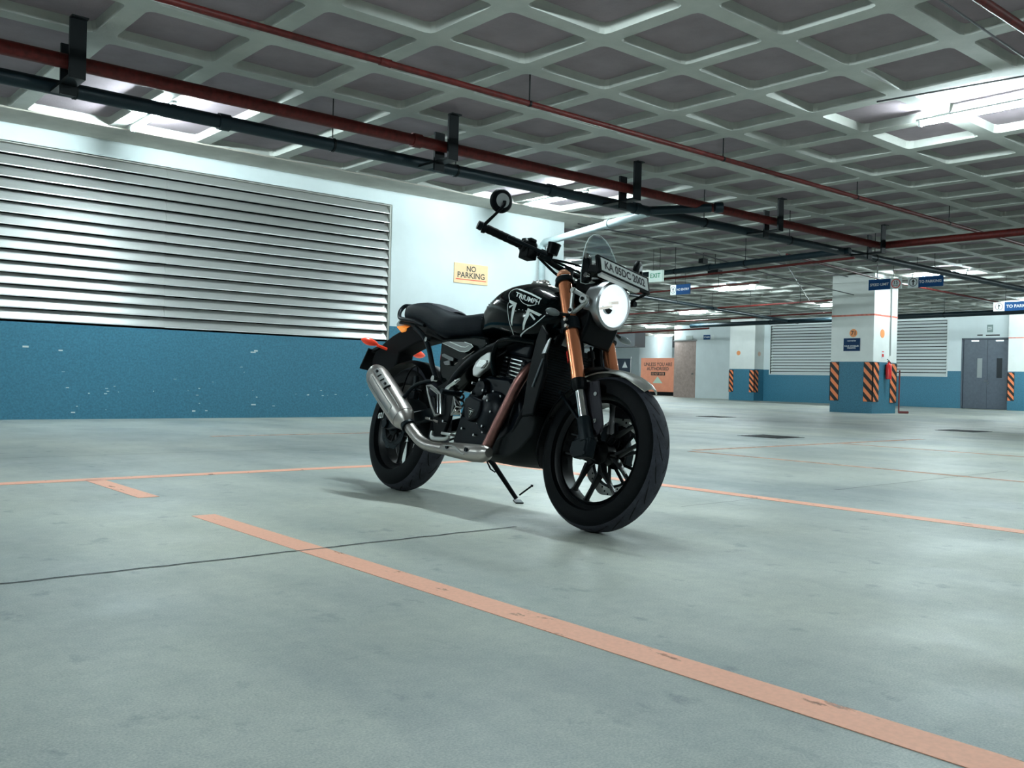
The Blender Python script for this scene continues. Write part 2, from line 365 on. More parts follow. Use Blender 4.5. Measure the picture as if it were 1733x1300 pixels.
# ---- columns with hazard corner guards
M_BLACKP = mat('hazard_black', (.012, .012, .014), .5)
M_ORP = mat('hazard_orange', (.95, .26, .10), .5)
def guard(parent, cx, cy, sx, sy, z0, z1, w=.20, wx=None):
    """L-shaped guard round the corner (cx,cy); its legs run towards sx (along x) and sy (along y)"""
    t = .012; wx = wx or w; q = MB()
    x_in, y_in = cx + sx * wx, cy + sy * w; ox, oy = cx - sx * t, cy - sy * t
    q.box((min(ox, cx), min(oy, y_in), z0), (max(ox, cx), max(oy, y_in), z1)); q.box((min(ox, x_in), min(oy, cy), z0), (max(ox, x_in), max(oy, cy), z1))
    g = q.build('corner_guard', M_BLACKP, parent, smooth=False)
    n = int((z1 - z0) / .21)
    st = (z1 - z0) / n
    for face in (0, 1):
        ww = w if face == 0 else wx
        for k in range(-1, n + 1):
            # slanted stripe: on each face, falls away from the corner side
            za, zb, hgt, rise = z0 + k * st + .02, 0, st * .5, st * .95
            s0, s1 = .012, ww - .004
            # the stripes fall from the side of larger y / smaller x
            high0 = (sy < 0) if face == 0 else (sx > 0)
            lo0, lo1 = (za + rise, za) if high0 else (za, za + rise)
            pts = []
            for s_, zz in ((s0, lo0), (s1, lo1), (s1, lo1 + hgt), (s0, lo0 + hgt)): pts.append((s_, zz))
            pts = clip(pts, z0 + .004, z1 - .004)
            if len(pts) < 3: continue
            vv = [((ox - sx * .0015), cy + sy * s_, zz) if face == 0 else (cx + sx * s_, (oy - sy * .0015), zz) for s_, zz in pts]
            r = MB(); r.add(vv, [tuple(range(len(vv)))]); r.build('stripe', M_ORP, g, smooth=False)
    return g
def clip(pts, lo, hi):
    for sgn, lim in ((1, lo), (-1, -hi)):
        out = []
        for i in range(len(pts)):
            a, c = pts[i], pts[(i + 1) % len(pts)]; fa, fc = sgn * a[1] - lim, sgn * c[1] - lim
            if fa >= 0: out.append(a)
            if fa * fc < 0: t = fa / (fa - fc); out.append((a[0] + t * (c[0] - a[0]), a[1] + t * (c[1] - a[1])))
        pts = out
        if not pts: return []
    return pts
def column(name, x0, y0, x1, y1, bh, m0=None):
    q = MB(); q.cur = 1; q.box((x0, y0, 0), (x1, y1, bh)); q.cur = 0; q.box((x0, y0, bh), (x1, y1, CEIL + .02))
    return q.build(name, [m0 or M_WHITE, M_BLUE], smooth=False, kind='structure', bevel=0)
M_COLW = mat('column_paint', (.82, .84, .81), .6, noise_amt=.05, noise_scale=2)
CX0, CX1, CY0, CY1 = 20.03, 21.12, 10.70, 11.76
col1 = column('column', CX0, CY0, CX1, CY1, 1.19, M_COLW)
guard(col1, CX0, CY0, 1, 1, .27, 1.18, .22, .26); guard(col1, CX0, CY1, 1, -1, .27, 1.18, .22); guard(col1, CX1, CY0, -1, 1, .25, 1.17, .2, .30)
M_TAPE = mat('red_tape', (.85, .22, .16), .5, noise_amt=.3, noise_scale=14)
q = MB()
for a, c in (((CX0 - .003, CY0 - .003, 2.245), (CX0 + .002, CY1 + .003, 2.285)), ((CX0 - .003, CY0 - .003, 2.245), (CX1 + .003, CY0 + .002, 2.285))): q.box(a, c)
q.build('red_tape_band', M_TAPE, col1, smooth=False)
M_ORD = mat('orange_disc_paint', (.92, .34, .12), .5)
M_NAVY = mat('navy_sign', (.010, .040, .11), .6, spec=.2)
M_SIGNB = mat('blue_sign', (.008, .065, .20), .7, spec=.2)
M_SIGNW = mat('white_sign', (.78, .83, .83), .4)
M_INK = mat('black_ink', (.02, .02, .025), .5)
M_INKW = mat('white_ink', (.85, .88, .88), .5)
M_RED = mat('signal_red', (.75, .03, .02), .35)
def flat_disc(name, c, ax, r, m, parent, t=.004):
    q = MB(); q.disc(c, ax, r, t, 28); return q.build(name, m, parent, smooth=False)
EY = (0, -1, 0); EZ = (0, 0, 1); EXX = (1, 0, 0)
d = flat_disc('number_disc', (CX0 - .004, 11.20, 1.852), (1, 0, 0), .095, M_ORD, col1)
lettering('71', (CX0 - .009, 11.20, 1.852), EY, EZ, M_INK, d, width=.11)
flat_disc('number_disc', (20.42, CY0 - .004, 1.85), (0, 1, 0), .10, M_ORD, col1)
# parking sign on the column
sg = empty('column_sign', (CX0 - .008, 11.23, 1.585), 'small navy four wheeler parking sign on the pillar under the orange 71 disc', 'sign')
q = MB(); q.box((-.006, -.205, -.148), (.006, .205, .148)); q.build('sign_board', M_NAVY, sg, smooth=False)
lettering('FOUR WHEELER\nPARKING', (-.008, 0, -.055), EY, EZ, M_INKW, sg, width=.36); lettering('reserved for', (-.008, 0, .09), EY, EZ, M_INKW, sg, width=.22)
# extinguisher
M_EXT = mat('extinguisher_red', (.70, .02, .02), .25, coat=.5)
ex = empty('fire_extinguisher', (20.60, CY0 - .085, .80), 'red fire extinguisher hung on the striped pillar', 'extinguisher')
q = MB(); q.lathe([(.001, 0), (.055, 0), (.068, .012), (.068, .30), (.052, .35), (.022, .375), (.022, .40), (.001, .40)], (0, 0, 0), EZ, 20); q.build('cylinder_body', M_EXT, ex)
q = MB(); q.box((-.012, -.01, .40), (.012, .01, .43)); q.beam((0, 0, .43), (-.09, 0, .46), .018, .008); q.beam((0, 0, .42), (-.08, 0, .41), .018, .008); q.build('valve_lever', M_DARK, ex)
q = MB(); q.tube([(0.01, 0, .41), (.075, 0, .38), (.085, -.01, .22), (.075, -.02, .08)], .009, 8, smooth=4); q.build('hose', M_DARK, ex)
q = MB(); q.lathe([(.0695, .07), (.0695, .23)], (0, 0, 0), EZ, 10, arc=(-.2, 1.7)); q.build('paper_label', M_SIGNW, ex)
q = MB(); q.box((-.02, .06, .1), (.02, .085, .34)); q.build('wall_bracket', M_DARK, ex, smooth=False)
q = MB(); q.box((20.40, CY0 - .006, 1.28), (20.52, CY0 - .001, 1.46)); nt_ = tag(q.build('notice_card', M_SIGNW, smooth=False), 'small white and red instruction card on the pillar above the extinguisher', 'notice')
q = MB(); q.box((20.42, CY0 - .008, 1.42), (20.50, CY0 - .006, 1.44)); q.box((20.42, CY0 - .008, 1.31), (20.50, CY0 - .006, 1.38)); q.build('red_print', M_RED, nt_, smooth=False)
q = MB(); q.tube([(20.78, CY0 - .02, 1.35), (20.78, CY0 - .02, CEIL)], .014, 8); q.build('conduit_pipe', mat('grey_conduit', (.3, .32, .31), .5), col1)
q = MB(); q.tube([(21.17, CY0 - .06, .02), (21.17, CY0 - .06, 1.02)], .018, 8); q.tube([(21.17, CY0 - .06, .03), (21.35, CY0 - .2, .03)], .03, 8)
tag(q.build('standpipe', mat('maroon_pipe', (.16, .03, .03), .45)), 'thin maroon standpipe beside the foot of the striped pillar', 'pipe')

col2 = column('column', 30.65, 21.25, 31.4, 22.42, 1.24, M_COLW)
guard(col2, 30.65, 21.25, 1, 1, .33, 1.2, .22, .26); guard(col2, 30.65, 22.42, 1, -1, .33, 1.2, .2)
flat_disc('number_disc', (30.646, 22.0, 1.87), (1, 0, 0), .09, M_ORD, col2); flat_disc('number_disc', (30.95, 21.246, 1.84), (0, 1, 0), .09, mat('faded_orange_paint', (.8, .55, .42), .6), col2)
col3 = column('column', 30.75, 10.6, 31.4, 11.95, 1.22, M_COLW)
guard(col3, 30.75, 11.95, 1, -1, .30, 1.19, .20)
q = MB(); q.box((30.746, 10.6, 2.26), (30.75, 11.95, 2.29)); q.build('red_tape_band', M_TAPE, col3, smooth=False)

# ---- far double door
M_DOOR = mat('slate_door_paint', (.085, .105, .135), .45, noise_amt=.15, noise_scale=12)
M_STEEL = mat('brushed_steel', (.62, .63, .62), .28, .9)
M_CHROME = mat('chrome', (.80, .82, .82), .12, 1.)
q = MB(); q.box((FX - .01, DY0, 0), (FX + .2, DY0 + .05, DZ)); q.box((FX - .01, DY1 - .05, 0), (FX + .2, DY1, DZ)); q.box((FX - .01, DY0, DZ - .05), (FX + .2, DY1, DZ))
door = q.build('door_1', M_DOOR, smooth=False, kind='structure')
mid = (DY0 + DY1) / 2
M_PANE1 = mat('dark_glass_pane', (.03, .035, .04), .1); M_PANE2 = mat('pale_glass_pane', (.35, .38, .38), .15)
for a, c, wy, pm in ((DY0 + .055, mid - .004, 12.42, M_PANE1), (mid + .004, DY1 - .055, 13.04, M_PANE2)):
    q = MB(); w0, w1, z0, z1 = wy - .085, wy + .085, 1.02, 1.66
    for bx in (((FX + .03, a, .01), (FX + .08, c, z0)), ((FX + .03, a, z1), (FX + .08, c, DZ - .055)), ((FX + .03, a, z0), (FX + .08, w0, z1)), ((FX + .03, w1, z0), (FX + .08, c, z1))): q.box(*bx)
    lf = q.build('door_leaf', M_DOOR, door, smooth=False)
    q = MB(); q.box((FX + .05, w0, z0), (FX + .06, w1, z1)); q.build('vision_pane', pm, lf, smooth=False)
    q = MB(); q.box((FX + .0, (a + c) / 2 - .12, DZ - .12), (FX + .03, (a + c) / 2 + .12, DZ - .075)); q.build('door_closer', M_STEEL, lf, smooth=False)
q = MB(); q.tube([(FX + .03, mid - .05, .92), (FX - .03, mid - .05, .92), (FX - .03, mid + .07, .92)], .012, 8); q.disc((FX + .022, mid - .05, .84), (1, 0, 0), .02, .02, 12); q.build('door_handle', M_CHROME, door)
q = MB(); q.box((FX - .004, 12.95, 2.39), (FX - .001, 13.12, 2.43)); q.box((FX - .004, 12.42, 2.38), (FX - .001, 12.85, 2.42)); tag(q.build('door_plate', M_INK, smooth=False), 'dark strip plates above the slate double door', 'sign')
s2 = empty('wall_sign', (FX - .01, 12.72, 2.62), 'small grey green exit sign above the slate double door', 'sign')
q = MB(); q.box((-.01, -.09, -.12), (.005, .09, .12)); q.build('sign_board', mat('faded_green_sign', (.22, .30, .29), .5), s2, smooth=False); lettering('FIRE\nEXIT', (-.012, 0, 0), EY, EZ, M_INKW, s2, width=.13)

# ---- far left: white wall with brown door, site cabinets, hoarding
WX2 = 32.6
ya, yb = onx(1176, 672, WX2)[1], onx(1139, 669, WX2)[1]
wall('wall_side', [((WX2, 22.3, 0), (WX2 + .3, ya, CEIL), 0), ((WX2, ya, 2.55), (WX2 + .3, yb, CEIL), 0), ((FX, 22.3, 0), (WX2 + .3, 22.6, CEIL), 0)], [M_WHITE, M_BLUE])
q = MB(); q.box((WX2 + .02, ya, 0), (WX2 + .10, yb, 2.5)); door2 = q.build('door_2', mat('brown_door_laminate', (.36, .27, .24), .5, noise_amt=.2, noise_scale=9), smooth=False, kind='structure')
q = MB(); q.box((WX2 - .01, ya - .04, 2.5), (WX2 + .12, yb + .04, 2.56)); q.build('door_frame', M_STEEL, door2, smooth=False)
q = MB(); q.disc((WX2 - .02, ya + .14, 1.05), (1, 0, 0), .035, .06, 12); q.build('door_handle', M_CHROME, door2)
def hang_sign(name, X, yc, zc, w, h, label, group=None, blocks=(), wires=True, t=.012):
    """blocks: (y offset from left end, width, material)  - the sign faces -X, its left end has the larger Y"""
    e = empty(name, (X, yc, zc), label, 'sign', group)
    y = w / 2
    for bw, m in blocks:
        q = MB(); q.box((-t, y - bw, -h/2), (t, y, h/2)); q.build('sign_panel', m, e, smooth=False); y -= bw
    if wires:
        q = MB(); q.tube([(0, w * .25, h/2), (0, w * .25, ceil_z(X, yc + w * .25) - zc)], .004, 6); q.build('hanging_wire', M_DARK, e); q = MB(); q.tube([(0, -w * .25, h/2), (0, -w * .25, ceil_z(X, yc - w * .25) - zc)], .004, 6); q.build('hanging_wire', M_DARK, e)
    return e
def ring(c, r, m, parent, w=.014):
    q = MB(); q.lathe([(r - w, -.001), (r, -.001), (r, .001), (r - w, .001)], c, (1, 0, 0), 28, loop=True); return q.build('ring_mark', m, parent)
def arrow(c, s, m, parent):
    x, y, z = c; q = MB(); q.add([(x, y - .10*s, z - .5*s), (x, y + .10*s, z - .5*s), (x, y + .10*s, z + .1*s), (x, y - .10*s, z + .1*s), (x, y - .32*s, z + .05*s), (x, y + .32*s, z + .05*s), (x, y, z + .5*s)], [(0, 1, 2, 3), (4, 5, 6)])
    return q.build('arrow_mark', m, parent, smooth=False)
s = hang_sign('hanging_sign', 18.0, 9.40, 2.70, .70, .215, 'hanging speed limit sign in front of the striped pillar', None, ((.47, M_SIGNB), (.23, M_SIGNW)))
lettering('SPEED LIMIT', (-.014, .115, 0), EY, EZ, M_INKW, s, width=.40); ring((-.014, -.235, 0), .095, M_RED, s, .016); lettering('15', (-.014, -.235, .02), EY, EZ, M_INK, s, width=.08); lettering('kmph', (-.014, -.235, -.04), EY, EZ, M_INK, s, width=.10)
s = hang_sign('hanging_sign', 18.0, 8.57, 2.70, .70, .215, 'hanging blue and white to parking sign with up arrow, nearer of the two', None, ((.215, M_SIGNW), (.485, M_SIGNB)))
ring((-.014, .24, 0), .085, M_INK, s, .012); arrow((-.014, .24, 0), .12, M_INK, s); lettering('TO PARKING', (-.014, -.10, 0), EY, EZ, M_INKW, s, width=.44)
s = hang_sign('hanging_sign', 22.0, 8.38, 2.495, 1.02, .20, 'to parking arrow sign hanging at the photo edge, farther of the two', None, ((.24, M_SIGNW), (.78, M_SIGNB)))
ring((-.014, .39, 0), .085, M_INK, s, .012); arrow((-.014, .39, 0), .12, M_INK, s); lettering('TO PARKING', (-.014, -.05, 0), EY, EZ, M_INKW, s, width=.56)
s = hang_sign('hanging_sign', 17.0, 13.87, 2.775, .58, .235, 'hanging blue no entry sign beyond the number plate of the motorcycle', None, ((.17, M_SIGNW), (.41, M_SIGNB)))
ring((-.014, .205, 0), .08, M_INK, s, .01); arrow((-.014, .205, 0), .10, M_INK, s); lettering('NO ENTRY', (-.014, -.085, 0), EY, EZ, M_INKW, s, width=.36)
s = hang_sign('exit_sign', 14.0, 12.03, 2.68, .34, .22, 'small pale exit light box with green lettering, hung on thin rods', None, ((.34, mat('lightbox_white', (.7, .8, .76), .4, emit=(.7, 1, .9), estr=.35)),), t=.03)
lettering('EXIT', (-.033, 0, .01), EY, EZ, mat('exit_green', (.03, .35, .2), .5), s, width=.26)
sp_ = onx(1190, 571, WX2)
s = empty('wall_sign', (WX2 - .01, sp_[1] - .35, sp_[2]), 'small blue wall sign on the far white wall over the brown door', 'sign')
q = MB(); q.box((-.01, -.05, -.1), (.01, .32, .1)); q.build('sign_board', M_SIGNB, s, smooth=False); q = MB(); q.box((-.01, -.22, -.1), (.01, -.05, .1)); q.build('sign_panel', M_SIGNW, s, smooth=False); lettering('STAIRS', (-.012, .135, 0), EY, EZ, M_INKW, s, width=.3)
s = empty('wall_sign', (WX2 - .01, onx(1167, 571, WX2)[1], sp_[2]), 'faint pale wall sign directly over the brown door', 'sign')
q = MB(); q.box((-.01, -.18, -.09), (.01, .18, .09)); q.build('sign_board', mat('pale_grey_sign', (.5, .56, .53), .5), s, smooth=False)

OXX = 36.0
M_CAB = mat('orange_cabinet', (.98, .36, .22), .5, noise_amt=.08, noise_scale=4); 
p0, p1 = onx(1085, 606, OXX), onx(1141, 664, OXX); yl, yr = p0[1], p1[1]; zt, zb = p0[2], p1[2]
oc = empty('site_cabinet', (OXX, (yl + yr) / 2, 0), 'orange site cabinet reading unless you are authorised do not enter', 'cabinet')
hw = (yl - yr) / 2
q = MB(); q.box((.03, -hw, zb), (.9, hw, zt)); q.build('cabinet_body', M_CAB, oc, smooth=False)
for sgn in (-1, 1):
    q = MB(); q.box((0, min(sgn * .006, sgn * (hw - .005)), zb + .01), (.03, max(sgn * .006, sgn * (hw - .005)), zt - .01)); q.build('door', M_CAB, oc, smooth=False)
q = MB(); q.box((.05, -hw + .05, .0), (.85, hw - .05, zb)); q.build('plinth', M_DARK, oc, smooth=False)
zc = (zt + zb) / 2
lettering('UNLESS YOU ARE\nAUTHORISED', (-.004, -.02, zc + .42), EY, EZ, M_INK, oc, width=hw * 1.65, height=.40)
q = MB(); q.box((-.006, -.50, zc - .03), (-.001, .42, zc + .14)); pl = q.build('black_bar', M_BLACKP, oc, smooth=False); lettering('DO NOT ENTER', (-.009, -.04, zc + .055), EY, EZ, mat('orange_ink', (.9, .4, .25), .5), pl, width=.82, height=.12)
q = MB(); q.add([(-.004, -.35, zc - .42), (-.004, .30, zc - .42), (-.004, -.02, zc - .08)], [(0, 1, 2)]); q.build('triangle_mark', mat('pale_green_ink', (.6, .75, .62), .5), oc, smooth=False)
# hoarding (dark banner)
HX = 38.0
p0, p1 = onx(975, 612, HX), onx(1067, 660, HX); p2 = onx(1067, 607, HX)
hd = empty('site_hoarding', (HX, (p0[1] + p1[1]) / 2, 0), 'dark navy site hoarding with big orange 10 seen behind the front forks', 'hoarding')
hh = (p0[1] - p1[1]) / 2
q = MB(); q.box((0, -hh, .10), (.06, hh, p2[2])); q.build('banner', mat('banner_navy', (.035, .05, .075), .6), hd, smooth=False)
q = MB(); q.tube([(-.02, -hh, 0), (-.02, -hh, p2[2] + .1)], .03, 8); q.build('post', M_STEEL, hd); q = MB(); q.tube([(-.02, hh, 0), (-.02, hh, p2[2] + .1)], .03, 8); q.build('post', M_STEEL, hd)
M_PEACH = mat('peach_ink', (.88, .45, .35), .5)
lettering('10', (-.01, hh - 1.35, p2[2] - .95), EY, EZ, M_PEACH, hd, height=.95, bold=.05); lettering('WORKABLE', (-.01, -hh + .95, p2[2] - .92), EY, EZ, M_PEACH, hd, width=.95); lettering('notice', (-.01, hh - .9, p2[2] - .35), EY, EZ, M_INKW, hd, width=.35)
q = MB(); q.add([(-.01, -hh + .25, p2[2] - .5), (-.01, -hh + .65, p2[2] - .5), (-.01, -hh + .45, p2[2] - .15)], [(0, 1, 2)]); q.build('triangle_mark', M_INKW, hd, smooth=False)
q = MB(); q.box((-.01, -hh + 1.1, p2[2] - .72), (-.004, -hh + 1.5, p2[2] - .36)); q.build('square_mark', M_PEACH, hd, smooth=False)
# beams / columns beyond
pa, pb = onx(1083, 570, 39), onx(1114, 570, 39)
column('column', 39, pb[1], 40.2, pa[1], .02, M_WHITE)
pa, pb = onx(1110, 576, 42), onx(1150, 583, 42)
q = MB(); q.box((41.5, pb[1] - .6, pb[2] - .15), (42.5, pa[1] + .2, CEIL - .004)); tag(q.build('air_duct', mat('dark_duct', (.10, .11, .12), .5), smooth=False), 'dark boxed duct under the ceiling above the orange cabinet', 'duct')
pa, pb = onx(1000, 578, 36), onx(1083, 586, 36)
q = MB(); q.box((35.6, pb[1], pb[2] - .05), (36.4, pa[1] + 2, CEIL - .004)); tag(q.build('air_duct', mat('dark_duct', (.10, .11, .12), .5), smooth=False), 'long dark duct under the far ceiling behind the front forks', 'duct')
q = MB()
for px in (1118, 1127): p = onx(px, 620, 41.5); q.tube([(41.2, p[1], 0), (41.2, p[1], CEIL)], .05, 8)
tag(q.build('steel_pole', M_STEEL), 'pair of slim grey poles standing behind the orange cabinet', 'pole')
# no-parking sign
np_ = empty('wall_sign', (8.68, WY - .006, 2.16), 'pale orange no parking sign on the white wall', 'sign')
q = MB(); q.box((-.325, -.005, -.15), (.325, .005, .15)); q.build('sign_board', mat('peach_sign', (.90, .62, .36), .5, noise_amt=.05, noise_scale=4), np_, smooth=False)
lettering('NO', (0, -.007, .075), EXX, EZ, M_INK, np_, height=.085); lettering('PARKING', (0, -.007, -.025), EXX, EZ, M_INK, np_, height=.088, width=.52)
q = MB(); q.box((-.29, -.008, -.098), (.29, -.006, -.086)); q.build('red_underline', mat('red_ink', (.85, .12, .08), .5), np_, smooth=False)

# ================================================================== LAMPS (fluorescent battens)
M_TUBE = mat('fluorescent_tube', (.9, .95, .95), .5, emit=LAMP_COL, estr=LAMP)
M_BATTEN = mat('batten_white', (.75, .8, .8), .5)
LZ = 3.155
def make_lamp(label):
    e = empty('tube_lamp', (0, 0, LZ), label, 'lamp', 'fluorescent tube lamps under the waffle ceiling')
    q = MB(); q.box((-.018, -.62, .02), (.018, .62, .04)); q.build('batten', M_BATTEN, e, smooth=False)
    q = MB(); q.tube([(0, -.58, -.014), (0, .58, -.014)], .017, 8); q.build('tube', M_TUBE, e)
    for sg_ in (-1, 1): q = MB(); q.box((-.022, sg_ * .585 - .012, -.035), (.022, sg_ * .585 + .012, .012)); q.build('lamp_holder', M_BATTEN, e, smooth=False)
    return e
spots = [(3.33, 9.62, 'lit tube lamp over the wide wall louvre, first under the black drain pipe'), (9.02, 9.62, 'lit tube lamp under the ceiling near the end of the white wall'),
    (8.85, 3.72, 'lit tube lamp at the upper photo edge, nearest in the open waffle field'), (20.6, 9.5, 'lit tube lamp behind the hanging to parking sign'), (20.6, 14.9, 'long lit tube lamp beyond the no entry sign'), (26.6, 21.1, 'lit tube lamp above the far orange cabinet area'),
    (26.4, 15.3, 'lit tube lamp half hidden behind the striped pillar'), (38.2, 32.2, 'tiny lit tube lamp over the deepest part of the garage'), (28.6, 10.6, 'lit tube lamp over the slate double door'), (14.8, 15.3, 'lit tube lamp hidden behind the headlamp of the motorcycle'),
    (32.2, 27.6, 'lit tube lamp in front of the deep white column'), (20.6, 21.2, 'lit tube lamp behind the upper fork of the motorcycle'), (26.4, 27.2, 'lit tube lamp deep behind the number plate'), (20.6, 3.7, 'tube lamp past the photo edge beyond the thin red pipe'), (14.6, -2.1, 'tube lamp outside the frame, deep in the open field'),
    (3.2, -2.1, 'unseen tube lamp beside the viewer, added to brighten the near floor'), (3.2, 3.7, 'tube lamp over the parked motorcycle, above the frame'), (-2.5, 3.7, 'tube lamp outside the frame behind the viewer'), (-2.5, 9.62, 'tube lamp outside the frame over the louvre end'), (8.85, -2.1, 'tube lamp outside the frame past the thick orange line'), (26.4, 3.7, 'tube lamp outside the frame by the far wall end')]  # the lamp beside the viewer is added to brighten the near floor
spots += [(38.2, 38.2, 'tube lamp added to brighten the far hoarding corner'), (32.3, 33.6, 'tube lamp added to brighten the space before the dark navy hoarding'), (38.2, 27.4, 'tube lamp added to brighten the hall behind the brown door wall')]  # lamps added to lift the dark far end of the hall
l0 = None
for x, y, lb in spots:
    e = l0 if l0 is None else copy_tree(l0)
    if e is None: e = l0 = make_lamp(lb)
    e.location = (x, y, LZ); e['label'] = lb

# ================================================================== PIPES
M_REDP = mat('red_oxide_pipe', (.085, .009, .007), .5, noise_amt=.35, noise_scale=20, spec=.25)
M_BLKP = mat('black_drain_pipe', (.006, .016, .022), .4, spec=.25)
M_GRYP = mat('grey_drain_pipe', (.33, .40, .41), .45, noise_amt=.15, noise_scale=8)
M_THIN = mat('thin_dark_conduit', (.05, .05, .055), .5)
M_THINL = mat('thin_pale_conduit', (.42, .38, .33), .5)
def pipe(label, pts, r, m, clamps=(), couplings=(), n=12, nm='pipe', elbows=True):
    P = [np.array(p, float) for p in pts]; e = empty(nm, tuple(P[0]), label, 'pipe'); o = P[0]
    # round the corners
    Q = [P[0]]
    for i in range(1, len(P) - 1):
        a, c = P[i-1] - P[i], P[i+1] - P[i]; a = a / np.linalg.norm(a); c = c / np.linalg.norm(c); k = r * 1.6
        Q += [P[i] + a * k, P[i] + (a + c) * k * .3, P[i] + c * k]
    Q.append(P[-1]); q = MB(); q.tube([p - o for p in Q], r, n); q.build('pipe_run', m, e)
    d = (P[1] - P[0]) / np.linalg.norm(P[1] - P[0])
    for t in couplings: c = P[0] + d * t - o; q = MB(); q.tube([c - d * .05, c + d * .05], r * 1.22, n); q.build('coupling', m, e)
    for t in clamps:
        c = P[0] + d * t - o; q = MB(); q.tube([c - d * .012, c + d * .012], r * 1.12, n); q.tube([c + [0, 0, r], [c[0], c[1], ceil_z(c[0] + o[0], c[1] + o[1]) - o[2]]], .006, 6); q.build('pipe_clamp', M_DARK, e)
    return e
ZR = 2.90
k29 = (ZR - .55) / 2.55; k28 = (2.8 - .55) / 2.55; k30 = (3.0 - .55) / 2.55
XE = 15.6 * k29
pipe('thick dark red sprinkler main running under the ceiling beside the black drain pipe', [(-7, 8.25 * k29, ZR), (XE, 8.25 * k29, ZR), (XE + .05, -6, ZR)], .058, M_REDP, couplings=(12.2,))
pipe('thin red sprinkler branch crossing the middle of the waffle ceiling', [(-6, 6.40 * k30, 3.0), (XE, 6.40 * k30, 3.0), (26, 6.4 * k30, 3.0)], .026, M_REDP, clamps=(11.4, 14.2, 17.0, 19.6), couplings=(9.9,))
pipe('black drain pipe running along the near wall under the tube lamps', [(-7, 9.05 * k28, 2.8), (24.5, 9.12 * k28, 2.8)], .062, M_BLKP, clamps=(9.15, 11.5, 13.0, 17.3, 19.4, 22.0), couplings=(10.4, 14.4, 15.9))
pipe('light grey drain branch that turns down the white wall behind the handlebar', [(9.15, 9.1 * k28, 2.78), (9.95, 10.93, 2.76), (9.95, 10.93, .05)], .055, M_GRYP, couplings=(1.0,))
pipe('short capped black pipe stub crossing over the black drain pipe', [(9.15, 8.0, 2.80), tuple(onz(1203, 352, 2.86))], .058, M_BLKP, couplings=(.9,))
pipe('dark blue grey cross pipe spanning to the far hall under the ceiling', [(13.95, 7.9, 2.8), (14.4, 12.0, 2.8), (14.9, 18, 2.8)], .055, M_BLKP, clamps=(2.2, 4.0), couplings=(3.1,))
pipe('red pipe directly below the dark blue grey cross pipe', [(14.1, 7.9, 2.76 - .06), (14.75, 13.5, 2.70)], .022, M_REDP)
pipe('thin dark red pipe over the hanging speed limit sign', [(14.3, 9.3, 2.9), (19.2, 9.95, 2.9), (26, 10.1, 2.9)], .022, M_REDP, clamps=(4.3,))
pipe('thin red pipe running just behind the no entry sign', [(17.75, 12.24, 2.9), (18.3, 18.0, 2.9)], .020, M_REDP, clamps=(1.2,))
pipe('thin red pipe running in front of the far column', [(21.4, 12.0, 2.8), (22.9, 25, 2.8)], .022, M_REDP, clamps=(1.6, 3.3, 5.2, 7.0))
pipe('thick black pipe hanging low before the far slatted louvre', [(26.2, 9.0, 2.72), (27.0, 21.5, 2.72)], .075, M_BLKP, clamps=(3, 6.2, 9))
pipe('long dark drain pipe sloping over the far column', [(17.2, 15.8, 2.8), (27.5, 17.4, 2.74)], .05, M_BLKP, clamps=(2.5, 4.5))
pipe('thin red pipe crossing above the far orange cabinet', [(25.5, 14, 2.86), (27.2, 26, 2.86)], .025, M_REDP)
pipe('maroon pipe deep in the hall beneath the tube lamps', [(29.5, 22.6, 2.8), (31.5, 33, 2.8)], .035, M_REDP, clamps=(2, 5))
pipe('dark red pipe at the upper corner of the photo', [(5.4, 2.63 * k30, 3.0), (13.5, 2.63 * k30, 3.0)], .030, M_REDP)
pipe('black curved pipe dropping at the far photo edge', [(24.3, 8.05, 2.74), (24.3, 7.0, 2.9)], .05, M_BLKP)
pipe('thin black cable run beside the dark red corner pipe', [(5.2, 2.86, 3.17), (9.5, 2.98, 3.17)], .008, M_THIN, n=6, nm='cable')
pipe('pale thin conduit along the soffit of the near wall', [(-4, 10.42, 3.18), (10.5, 10.42, 3.18)], .009, M_THINL, n=6, nm='conduit')
pipe('pale thin conduit beside the tube lamp over the louvre', [(-4, 9.62 * .99, 3.185), (10.5, 9.62 * .99, 3.185)], .010, M_THINL, n=6, nm='conduit')
pipe('thin brown conduit between the red main and the black drain pipe', [(-4, 8.55, 3.17), (14, 8.55, 3.17)], .009, M_THINL, n=6, nm='conduit')
pipe('dark thin conduit crossing over the pale exit light box', [(10.7, 10.9, 3.16), (19.9, 11.3, 3.16)], .012, M_THIN, n=6, nm='conduit')
pipe('black thin cable drooping toward the far pillar', [(13.4, 10.6, 2.95), (16.5, 10.95, 2.82), (20.0, 11.2, 2.74)], .012, M_THIN, n=6, nm='cable')
pipe('thin dark conduit along the tube lamp at the upper photo edge', [(8.0, 4.3, 3.18), (8.6, .5, 3.18)], .008, M_THIN, n=6, nm='conduit')
pipe('thin dark conduit over the far slate door', [(15, 9.9, 3.0), (29.5, 11.0, 3.0)], .014, M_THIN, n=6, nm='conduit')
pipe('thin dark conduit at mid ceiling beyond the sprinkler corner', [(14.6, 9.7, 3.05), (24, 14.8, 3.05)], .010, M_THIN, n=6, nm='conduit')
